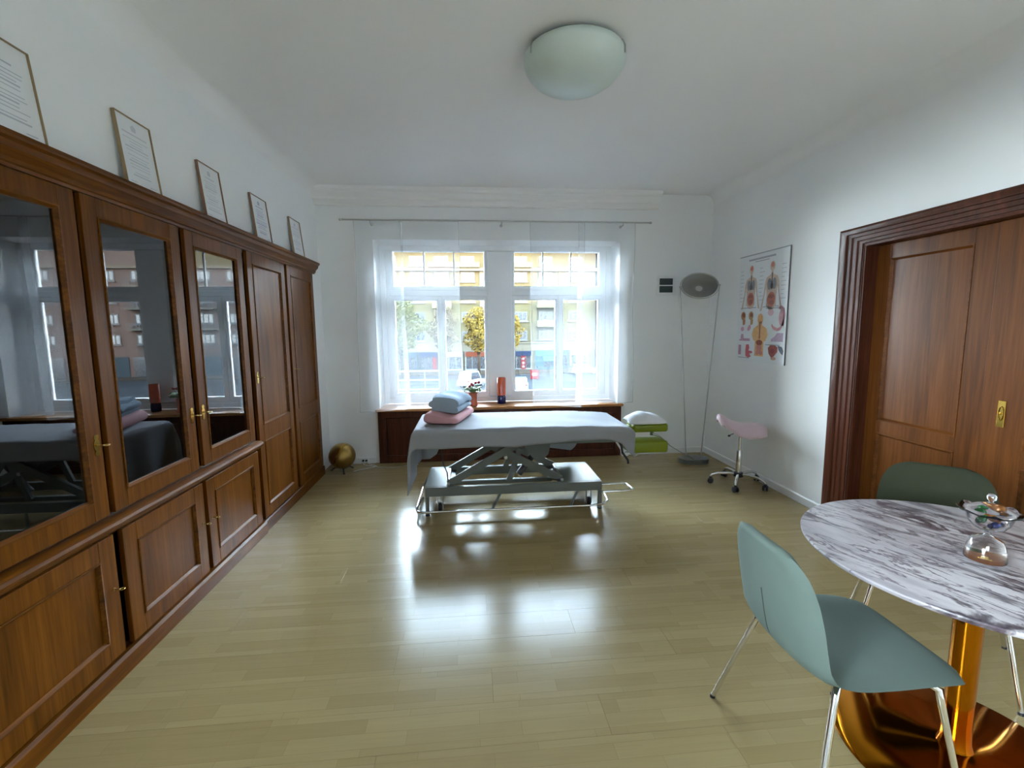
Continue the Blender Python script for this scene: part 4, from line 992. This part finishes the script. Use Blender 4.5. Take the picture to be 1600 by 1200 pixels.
# ------------------------------------------------------------------ upholstered shell chairs
def catmull(P, n):
    out = []
    for i in range(len(P) - 1):
        p0 = P[max(0, i - 1)]; p1 = P[i]; p2 = P[i + 1]; p3 = P[min(len(P) - 1, i + 2)]
        for k in range(n):
            t = k / n; out.append(tuple(.5 * ((2 * b_) + (-a + c_) * t + (2 * a - 5 * b_ + 4 * c_ - d) * t * t + (-a + 3 * b_ - 3 * c_ + d) * t ** 3) for a, b_, c_, d in zip(p0, p1, p2, p3)))
    out.append(tuple(P[-1])); return out
def make_chair(name, loc, rz, mat, label):
    ch = thing(name, loc, label, 'chair', rotz=rz, group='velvet shell chairs around the marble table')
    # x forward, z height, half width, edge lift (side edges curl up/forward)
    P = [(.248, .425, .165, .0), (.242, .437, .198, .0), (.20, .449, .225, .004), (.10, .452, .238, .010), (-.02, .447, .243, .014), (-.12, .443, .240, .018), (-.185, .452, .232, .024), (-.222, .490, .226, .030), (-.240, .55, .222, .034), (-.255, .63, .220, .034), (-.268, .71, .210, .030), (-.276, .768, .188, .022), (-.281, .804, .152, .012), (-.283, .822, .105, .004)]
    Q = catmull(P, 5); n = len(Q); th = .036
    def loops(i0, i1):
        b = B(); R = []
        for i in range(i0, i1 + 1):
            x, z, w_, l_ = Q[i]; a = Q[max(0, i - 1)]; c = Q[min(n - 1, i + 1)]
            tx, tz = c[0] - a[0], c[1] - a[1]; L = math.hypot(tx, tz); tx /= L; tz /= L
            nx, nz = tz, -tx            # towards the sitter: up on the seat, forward on the back
            if nx * .3 + nz * 1 < 0 and i < n * .5: nx, nz = -nx, -nz
            if i >= n * .5 and nx < 0: nx, nz = -nx, -nz
            e = min(i, n - 1 - i); t_ = th * (1 if e > 3 else .55 + .15 * e)
            m = 12; loop = []
            for k in range(m + 1):
                u = lerp(-1, 1, k / m); off = l_ * abs(u) ** 2.2 + t_ * .5 * math.sqrt(max(0, 1 - abs(u) ** 6)); loop.append((x + nx * off, u * w_, z + nz * off))
            for k in range(m - 1, 0, -1):
                u = lerp(-1, 1, k / m); off = l_ * abs(u) ** 2.2 - t_ * .5 * math.sqrt(max(0, 1 - abs(u) ** 6)); loop.append((x + nx * off, u * w_, z + nz * off))
            R.append([b.verts.new(p) for p in loop])
        m = len(R[0])
        for A, D in zip(R, R[1:]):
            for k in range(m): b.faces.new((A[k], A[(k + 1) % m], D[(k + 1) % m], D[k]))
        b.faces.new(R[0][::-1]); b.faces.new(R[-1]); return b
    mid = 33
    st = obj('seat', loops(0, mid), mat, ch, local=True, smooth=50)
    bk = obj('backrest', loops(mid, n - 1), mat, ch, local=True, smooth=50)
    pts = []
    for i in range(mid + 1, n - 19):
        x, z, w_, l_ = Q[i]; pts.append((x - .0185, 0, z - .002))
    obj('back_seam', tube(B(), pts, .0016, 6), plain('dark_seam_thread', (.03, .035, .03), .8), bk, local=True, smooth=True)  # dark line of the split seam down the back
    for sx in (-1, 1):
        for sy in (-1, 1):
            top = ((.13 if sx > 0 else -.12), .16 * sy, .432); kn = ((.165 if sx > 0 else -.155), .195 * sy, .415); ft = ((.225 if sx > 0 else -.27), .290 * sy * (1 if sx < 0 else .93), .006)
            b = B(); tube(b, [top, kn, tuple(lerp(kn[i], ft[i], .06) for i in range(3)), ft], [.010, .010, .010, .0085], 12); lg = obj('leg', b, CHROME, ch, local=True, smooth=40)
            obj('foot_cap', lathe(B(), [(.010, 0), (.010, .008), (.0088, .012)], 12, T(ft[0], ft[1], 0)), BLACK, lg, local=True, smooth=40)
    b = B(); tube(b, [(-.12, -.16, .430), (-.12, .16, .430)], .008, 8); tube(b, [(.13, -.16, .430), (.13, .16, .430)], .008, 8); obj('under_frame', b, CHROME, ch, local=True, smooth=40)
    return ch
make_chair('shell_chair', (1.215, 1.355, 0), math.radians(-2), MINT, 'pale sage green upholstered chair with chrome legs in the foreground')
make_chair('shell_chair', (2.05, 1.80, 0), math.radians(226), OLIVE, 'dark olive upholstered chair behind the marble table against the door')

# ------------------------------------------------------------------ glass bonbonniere with sweets on the marble table
gx, gy, gz = 1.655, 1.295, .741
DM = T(gx, gy, gz) @ Matrix.Diagonal((.66, .66, .80, 1))
gb = thing('glass_bonbon_dish', (gx, gy, gz), 'clear glass footed dish with lid on the marble table', 'glass dish')
prof = [(.078, .0), (.080, .003), (.074, .05), (.060, .082), (.030, .098), (.014, .104), (.012, .114), (.020, .120), (.012, .122), (.010, .112), (.010, .100), (.026, .094), (.055, .078), (.069, .048), (.075, .002), (.078, .0)]
obj('foot', lathe(B(), prof, 36, DM, False, False), CLEAR, gb, smooth=True)
prof = [(0, .121), (.030, .122), (.060, .135), (.080, .160), (.090, .190), (.120, .203), (.1215, .206), (.088, .194), (.076, .163), (.057, .140), (.028, .127), (0, .126)]
obj('bowl', lathe(B(), prof, 40, DM, False, False, wob=lambda r, z, a: (r * (1 + (.03 * math.cos(8 * a) if r > .1 else 0)), z + (.006 * math.cos(8 * a) if r > .1 else 0))), CLEAR, gb, smooth=True)
prof = [(.084, .2075), (.080, .213), (.05, .226), (.016, .233), (.008, .238), (.009, .243), (.017, .252), (.018, .262), (.012, .271), (0, .274)]
ld = obj('lid', lathe(B(), prof + [(0, .232), (.046, .222), (.078, .209), (.084, .2075)], 40, DM, False, False), CLEAR, gb, smooth=True)
def sweet(x, y, z, col, lab, rz, s=1.0):
    c = thing('wrapped_sweet', (x, y, z), lab, 'sweet', rotz=rz, group='sweets in the glass dish')
    m = plain('foil_' + lab.split()[0], col, .2, .25, vary=.1)
    obj('sweet', lathe(B(), [(0, -.026), (.012, -.022), (.018, -.008), (.018, .008), (.012, .022), (0, .026)], 16, Matrix.Scale(s, 4) @ RY(PI / 2)), m, c, local=True, smooth=True)
    for sg in (-1, 1): obj('wrapper_end', lathe(B(), [(.003, .022), (.012, .040), (.013, .041), (.003, .024)], 12, Matrix.Scale(s, 4) @ RY(sg * PI / 2)), m, c, local=True, smooth=40)
sweet(gx - .022, gy + .004, gz + .134, srgb(20, 150, 70), 'green foil sweet in the glass dish', .4, .62)
sweet(gx + .002, gy - .019, gz + .120, srgb(16, 50, 150), 'blue foil sweet at the bottom of the glass dish', .1, .6)
sweet(gx + .022, gy + .008, gz + .132, srgb(196, 120, 40), 'amber foil sweet in the glass dish beside the blue one', 1.2, .62)

# ------------------------------------------------------------------ outside: own facade, street, houses, trees, cars
mats_before = set(bpy.data.materials)
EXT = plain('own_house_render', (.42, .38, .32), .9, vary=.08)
b = B(); EY0, EY1 = YB + WT + .001, YB + WT + .12
box(b, -45, WX0, EY0, EY1, -5.3, 18); box(b, WX1, 60, EY0, EY1, -5.3, 18); box(b, WX0, WX1, EY0, EY1, WZ1, 18); box(b, WX0, WX1, EY0, EY1, -5.3, WZ0 + .0)
obj('wall_exterior', b, EXT, kind='structure')
GZ = -5.3
ASPH = plain('asphalt', (.011, .0115, .012), .85, vary=.15, nscale=.4)
obj('street', box(B(), -80, 120, -60, 110, GZ - .3, GZ), ASPH, kind='structure')
obj('pavement', box(B(), -80, 120, 69, 74.7, GZ, GZ + .15), plain('pavement_slabs', (.018, .014, .010), .85, vary=.15, nscale=.6), kind='structure')
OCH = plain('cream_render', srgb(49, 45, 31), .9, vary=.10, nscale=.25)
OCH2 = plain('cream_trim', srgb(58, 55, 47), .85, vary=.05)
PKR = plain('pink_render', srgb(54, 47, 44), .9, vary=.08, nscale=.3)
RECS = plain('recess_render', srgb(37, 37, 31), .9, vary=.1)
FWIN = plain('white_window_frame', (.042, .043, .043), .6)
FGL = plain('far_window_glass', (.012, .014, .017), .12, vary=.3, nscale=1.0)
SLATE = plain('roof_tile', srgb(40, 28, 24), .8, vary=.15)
bd = thing('apartment_building', (0, 75, GZ), 'long cream apartment block with rows of windows across the street', 'building')
FY = 75.0
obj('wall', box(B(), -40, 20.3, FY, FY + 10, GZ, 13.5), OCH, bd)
obj('cornice_band', box(B(), -40.1, 20.4, FY - .55, FY, 10.45, 10.95), OCH2, bd)
obj('cornice_band', box(B(), -40.1, 20.4, FY - .9, FY, 13.5, 13.9), OCH2, bd)
obj('cornice_band', box(B(), -40.1, 20.4, FY - .25, FY, -.95, -.70), OCH2, bd)
obj('fascia', box(B(), -40.1, 20.4, FY - .12, FY, -2.1, -.951), OCH2, bd)
b = B(); prism(b, [(0, 13.9), (10.2, 13.9), (5.1, 16.5)], lambda a, q, d: Vector((d, FY - .5 + a, q)), -40.2, 20.4); obj('roof', b, SLATE, bd)
# window template
def win_mesh(w_, h_):
    b = B(); fn = lambda a, q, d: Vector((a, -d, q))
    ring_frame(b, fn, -w_ / 2, w_ / 2, 0, h_, [(0, 0), (0, .10), (.16, .10), (.16, 0)])
    for x in (-w_ / 6, w_ / 6): box(b, x - .06, x + .06, -.09, 0, .16, h_ - .16)
    box(b, -w_ / 2 - .15, w_ / 2 + .15, -.22, 0, -.16, -.001)
    return b
protoW = obj('window', win_mesh(2.2, 1.5), FWIN, bd, local=True); protoP = obj('pane', box(B(), -.94, .94, -.05, -.005, .16, 1.34), FGL, protoW, local=True)
firstW = [True]
def put_window(parent, x, y, z, glow=None, blind=False):
    if firstW[0]: o = protoW; firstW[0] = False
    else:
        o = inst(protoW, 'window'); p = inst(protoP, 'pane', o)
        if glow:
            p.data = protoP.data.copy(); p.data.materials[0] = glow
    o.parent = parent; o.location = Vector((x, y, z)) - Vector(parent.location)
    return o
GLINT = emit('sun_glint_glow', (1.0, .55, .12), .35)  # pane glows by emission, standing in for the low sun's reflection
cols = [-29.0, -25.0, -20.8, -16.6, -12.3, -8.1, -4.3, -.2, 4.1, 8.1, 12.2, 17.0]
rows = [-.39, 2.61, 5.62, 8.85]
bays = (12.2, -4.3, -20.8)
RAIL = plain('balcony_parapet', srgb(57, 55, 41), .85, vary=.05)
for x in cols:
    for z in rows:
        if x in bays:
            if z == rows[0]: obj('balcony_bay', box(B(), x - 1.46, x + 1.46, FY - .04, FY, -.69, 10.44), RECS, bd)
            if z > 0:
                obj('balcony', box(B(), x - 1.5, x + 1.5, FY - 1.0, FY, z - .95, z + .05, .04, 1), RAIL, bd)
        put_window(bd, x, FY - (.04 if x in bays else 0), z, GLINT if (x == -.2 and z == rows[2]) else None)
    put_window(bd, x, FY, 11.25)
    if x in (-4.3, -.2, 8.1): obj('balcony', box(B(), x - 1.9, x + 1.9, FY - .9, FY, 10.951, 11.75, .04, 1), plain('pink_parapet', srgb(53, 43, 39), .85) if x == -4.3 else RAIL, bd)
for x in (-10.3, 2.0, 10.4, 14.6): obj('pilaster', box(B(), x - .35, x + .35, FY - .18, FY, -.69, 10.44), OCH2 if x in (2.0, -10.3) else OCH, bd)
# shops on the ground floor
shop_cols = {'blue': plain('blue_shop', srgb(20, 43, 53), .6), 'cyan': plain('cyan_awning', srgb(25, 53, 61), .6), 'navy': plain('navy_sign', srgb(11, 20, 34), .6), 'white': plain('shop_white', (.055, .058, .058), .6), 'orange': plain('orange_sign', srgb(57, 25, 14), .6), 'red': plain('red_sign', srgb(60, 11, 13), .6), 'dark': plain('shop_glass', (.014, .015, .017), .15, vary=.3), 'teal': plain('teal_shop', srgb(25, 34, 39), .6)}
def shop(x0, x1, frame, sign, door=True):
    s = obj('shop_front', ring_frame(B(), lambda a, q, d: Vector((a, FY - d, q)), x0, x1, GZ + .15, -2.15, [(0, 0), (0, .18), (.22, .18), (.22, 0)]), shop_cols[frame], bd)
    obj('shop_window', box(B(), x0 + .2, x1 - .2, FY - .06, FY - .005, GZ + .35, -2.95), shop_cols['dark'], s)
    obj('shop_sign', box(B(), x0 + .1, x1 - .1, FY - .24, FY - .19, -2.95, -2.18), shop_cols[sign], s)
    for k in (1, 2): xx = lerp(x0, x1, k / 3); obj('shop_mullion', box(B(), xx - .05, xx + .05, FY - .15, FY - .061, GZ + .35, -2.95), shop_cols[frame], s)
for x0, x1, f_, s_ in ((-16, -12.2, 'white', 'teal'), (-11.8, -8.4, 'teal', 'teal'), (-8.2, -5.2, 'teal', 'navy'), (-4.6, -1.2, 'white', 'white'), (-.9, 2.6, 'white', 'orange'), (3.0, 5.9, 'white', 'navy'), (6.2, 9.9, 'white', 'navy'), (10.45, 13.5, 'blue', 'cyan'), (13.8, 15.9, 'teal', 'teal'), (16.2, 19.2, 'white', 'white')):
    shop(x0, x1, f_, s_)
obj('awning', prism(B(), [(0, -3.1), (1.0, -3.7), (1.0, -3.82), (0, -3.22)], lambda a, q, d: Vector((d, FY - .25 - a, q)), 11.7, 13.4), shop_cols['cyan'], bd)
obj('display_panel', box(B(), 10.7, 11.9, FY - .24, FY - .19, -4.7, -3.2), shop_cols['blue'], bd)
hs_ = obj('hanging_sign', box(B(), 8.05, 8.78, FY - 1.0, FY - .85, -5.0, -2.9), shop_cols['red'], bd)
for z in (-3.35, -4.0, -4.6): obj('sign_mark', lathe(B(), [(0, .03), (.22, .03), (.22, 0)], 16, T(8.41, FY - 1.0, z) @ RX(PI / 2)), shop_cols['white'], hs_)
obj('poster_panel', box(B(), -6.0, -5.4, FY - .24, FY - .19, -4.9, -3.0), shop_cols['red'], bd)

bd2 = thing('pink_building', (45, 73.5, GZ), 'pinkish house with balconies at the right edge of the window view', 'building')
F2 = 73.5
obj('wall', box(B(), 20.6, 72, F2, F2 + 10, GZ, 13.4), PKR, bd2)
obj('cornice_band', box(B(), 20.5, 72.1, F2 - .5, F2, 10.6, 11.0), OCH2, bd2)
b = B(); prism(b, [(0, 13.4), (10.4, 13.4), (5.2, 17.0)], lambda a, q, d: Vector((d, F2 - .4 + a, q)), 20.5, 72.1); obj('roof', b, SLATE, bd2)
obj('gable', prism(B(), [(30, 11), (38, 11), (38, 14.2), (34, 17.2), (30, 14.2)], lambda a, q, d: Vector((a, F2 - d, q)), .0, .4), OCH, bd2)
for k, x in enumerate([22.6, 27, 31.4, 35.8, 40.2, 44.6, 49, 53.4, 57.8, 62.2, 66.6]):
    for z in rows:
        put_window(bd2, x, F2, z)
        if k % 2 == 1 and z > 0:
            obj('balcony', box(B(), x - 1.7, x + 1.7, F2 - 1.0, F2, z - .95, z - .75), OCH2, bd2)
            obj('balcony_railing', ring_frame(B(), lambda a, q, d: Vector((a, F2 - .95 - d, q)), x - 1.7, x + 1.7, z - .75, z + .15, [(0, 0), (0, .05), (.06, .05), (.06, 0)]), FWIN, bd2)
            for j in range(1, 8): xx = lerp(x - 1.7, x + 1.7, j / 8); obj('baluster', box(B(), xx - .05, xx + .05, F2 - .995, F2 - .955, z - .69, z + .09), FWIN, bd2)
    obj('shop_front', box(B(), x - 1.9, x + 1.9, F2 - .1, F2, GZ + .1, -2.2), shop_cols['dark' if k % 3 else 'teal'], bd2)

# trees
BARK = plain('bark', srgb(29, 23, 17), .9, vary=.2, nscale=8)
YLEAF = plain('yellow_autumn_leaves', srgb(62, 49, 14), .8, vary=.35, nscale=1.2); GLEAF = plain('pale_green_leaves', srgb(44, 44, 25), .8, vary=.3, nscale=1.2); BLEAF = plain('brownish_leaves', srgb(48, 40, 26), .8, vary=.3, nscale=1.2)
def tree(x, y, h, cr, leaf, n, lab, seed, fork):
    rnd = random.Random(seed)
    t = thing('street_tree', (x, y, GZ), lab, 'tree', group='street trees')
    zf = GZ + fork
    obj('trunk', tube(B(), [(x, y, GZ - .05), (x + .05, y, GZ + fork * .6), (x, y, zf)], [.24, .19, .17], 10), BARK, t, smooth=True)
    tips = []
    for k in range(7):
        a = k * 2 * PI / 7 + rnd.uniform(-.3, .3); rr = cr * rnd.uniform(.45, .8); z2 = GZ + h * rnd.uniform(.7, .95)
        p1 = (x + rr * .45 * math.cos(a), y + rr * .45 * math.sin(a), lerp(zf, z2, .5)); p2 = (x + rr * math.cos(a), y + rr * math.sin(a), z2)
        br = obj('branch', tube(B(), [(x, y, zf - .1), p1, p2], [.12, .08, .03], 7), BARK, t, smooth=True); tips += [p1, p2]
        tw = B()
        for j in range(4):
            q = Vector(p1).lerp(Vector(p2), rnd.uniform(.1, .9)); tube(tw, [q, q + Vector((rnd.uniform(-1, 1), rnd.uniform(-1, 1), rnd.uniform(.2, 1.2))) * cr * .3], [.035, .01], 5)
        tag(obj('twigs', tw, BARK, br), kind='stuff')
    b = B(); zc = GZ + (h + fork) / 2 + .3; hz = (h - fork) / 2
    for k in range(n):
        while True:
            p = Vector((rnd.uniform(-1, 1), rnd.uniform(-1, 1), rnd.uniform(-1, 1)))
            if p.length < 1 and (p.length > .45 or rnd.random() < .35): break
        f = .75 + .25 * math.sin(p.x * 5 + seed) * math.cos(p.z * 6)
        c = Vector((x + p.x * cr * f, y + p.y * cr * f, zc + p.z * hz)); s = rnd.uniform(.10, .22)
        u = Vector((rnd.uniform(-1, 1), rnd.uniform(-1, 1), rnd.uniform(-1, 1))).normalized(); v = u.orthogonal().normalized()
        b.faces.new([b.verts.new(c + u * s), b.verts.new(c + v * s * .7), b.verts.new(c - u * s), b.verts.new(c - v * s * .7)])
    tag(obj('foliage', b, leaf, t), kind='stuff')
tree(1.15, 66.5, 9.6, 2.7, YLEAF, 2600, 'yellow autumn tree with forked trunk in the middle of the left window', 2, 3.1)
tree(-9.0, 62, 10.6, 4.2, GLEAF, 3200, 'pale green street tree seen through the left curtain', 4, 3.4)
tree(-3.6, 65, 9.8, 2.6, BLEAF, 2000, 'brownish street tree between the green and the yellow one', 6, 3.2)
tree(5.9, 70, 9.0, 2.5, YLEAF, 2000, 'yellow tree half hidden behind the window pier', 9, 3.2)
# white railing
rl = thing('white_railing', (-6.3, 52, GZ), 'white horizontal railing along the street seen low in the left window', 'railing')
RW = plain('railing_white', (.05, .058, .062), .6)
for z in (-5.15, -4.1, -3.1): obj('rail', box(B(), -10.5, -3.3, 51.95, 52.05, z - .09, z + .09), RW, rl)
for x in (-10.4, -8.6, -6.9, -5.1, -3.4): obj('post', box(B(), x - .05, x + .05, 52.051, 52.12, GZ, -3.0), RW, rl)
# cars
def car(x, y, rz, col, lab, van=False, L=4.2, Wd=1.75):
    c = thing('parked_car', (x, y, GZ), lab, 'car', rotz=rz, group='parked cars')
    m = plain('car_paint', col, .3, coat=.5); hh = 1.9 if van else 1.45
    low = [(-L / 2, .35), (-L / 2 + .08, .8), (-L / 2 + .2, .95), (L / 2 - .9, .92), (L / 2 - .1, .75), (L / 2, .45), (L / 2 - .05, .28), (-L / 2 + .05, .28)]
    b = prism(B(), low, lambda a, q, d: Vector((a, d, q)), -Wd / 2, Wd / 2); obj('body', b, m, c, local=True)
    cab = [(-L / 2 + .22, .94), (-L / 2 + .45, hh - .08), (-L / 2 + .7, hh), (.25, hh), (.45, hh - .08), (L / 2 - 1.0, .92)]
    obj('cabin', prism(B(), cab, lambda a, q, d: Vector((a, d * (1 - .10 * (q - .9)), q)), -Wd / 2 + .08, Wd / 2 - .08), m, c, local=True)
    for sg in (-1, 1):
        obj('side_window', prism(B(), [(-L / 2 + .5, 1.0), (-L / 2 + .68, hh - .14), (.2, hh - .14), (L / 2 - 1.25, 1.0)], lambda a, q, d: Vector((a, sg * (Wd / 2 - .075 + d) * (1 - .10 * (q - .9)), q)), 0, .012), FGL, c, local=True)
        for wx in (-L / 2 + .8, L / 2 - .8): obj('wheel', lathe(B(), [(0, -.09), (.26, -.09), (.31, -.05), (.31, .05), (.26, .09), (0, .09)], 18, T(wx, sg * (Wd / 2 - .08), .31) @ RX(PI / 2)), BLACK, c, local=True)
    obj('windscreen', prism(B(), [(-Wd / 2 + .2, 0), (Wd / 2 - .2, 0), (Wd / 2 - .3, 1), (-Wd / 2 + .3, 1)], lambda a, q, d: Vector((lerp(L / 2 - 1.06, .5, q) + .03 + d, a, lerp(1.0, hh - .12, q))), 0, .012), FGL, c, local=True)
    obj('rear_window', prism(B(), [(-Wd / 2 + .2, 0), (Wd / 2 - .2, 0), (Wd / 2 - .3, 1), (-Wd / 2 + .3, 1)], lambda a, q, d: Vector((lerp(-L / 2 + .24, -L / 2 + .45, q) - .03 - d, a, lerp(1.0, hh - .14, q))), 0, .012), FGL, c, local=True)
    for sg in (-1, 1): obj('tail_light', box(B(), -L / 2 - .0, -L / 2 + .1, sg * (Wd / 2 - .22) - .1, sg * (Wd / 2 - .22) + .1, .72, .86), shop_cols['red'], c, local=True)
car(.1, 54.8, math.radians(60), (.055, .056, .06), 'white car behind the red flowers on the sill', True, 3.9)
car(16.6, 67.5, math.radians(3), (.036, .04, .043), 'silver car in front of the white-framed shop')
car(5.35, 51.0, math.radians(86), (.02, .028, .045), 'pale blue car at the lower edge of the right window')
bb_ = thing('street_sign', (8.35, 60.5, GZ), 'red advertising board standing on the far pavement', 'sign')
obj('board', box(B(), 7.8, 8.9, 60.45, 60.55, GZ + .12, GZ + 1.35, .03, 1), shop_cols['red'], bb_)
obj('board_label', box(B(), 8.0, 8.7, 60.43, 60.449, GZ + .55, GZ + .95), shop_cols['white'], bb_)
for x in (7.95, 8.75): obj('leg', box(B(), x - .05, x + .05, 60.3, 60.7, GZ, GZ + .12), shop_cols['dark'], bb_)

# chalky, unpolished surfaces outdoors
for m in set(bpy.data.materials) - mats_before:
    if m.node_tree and 'Principled BSDF' in m.node_tree.nodes and 'glass' not in m.name and 'car_paint' not in m.name:
        m.node_tree.nodes['Principled BSDF'].inputs['Specular IOR Level'].default_value = .03
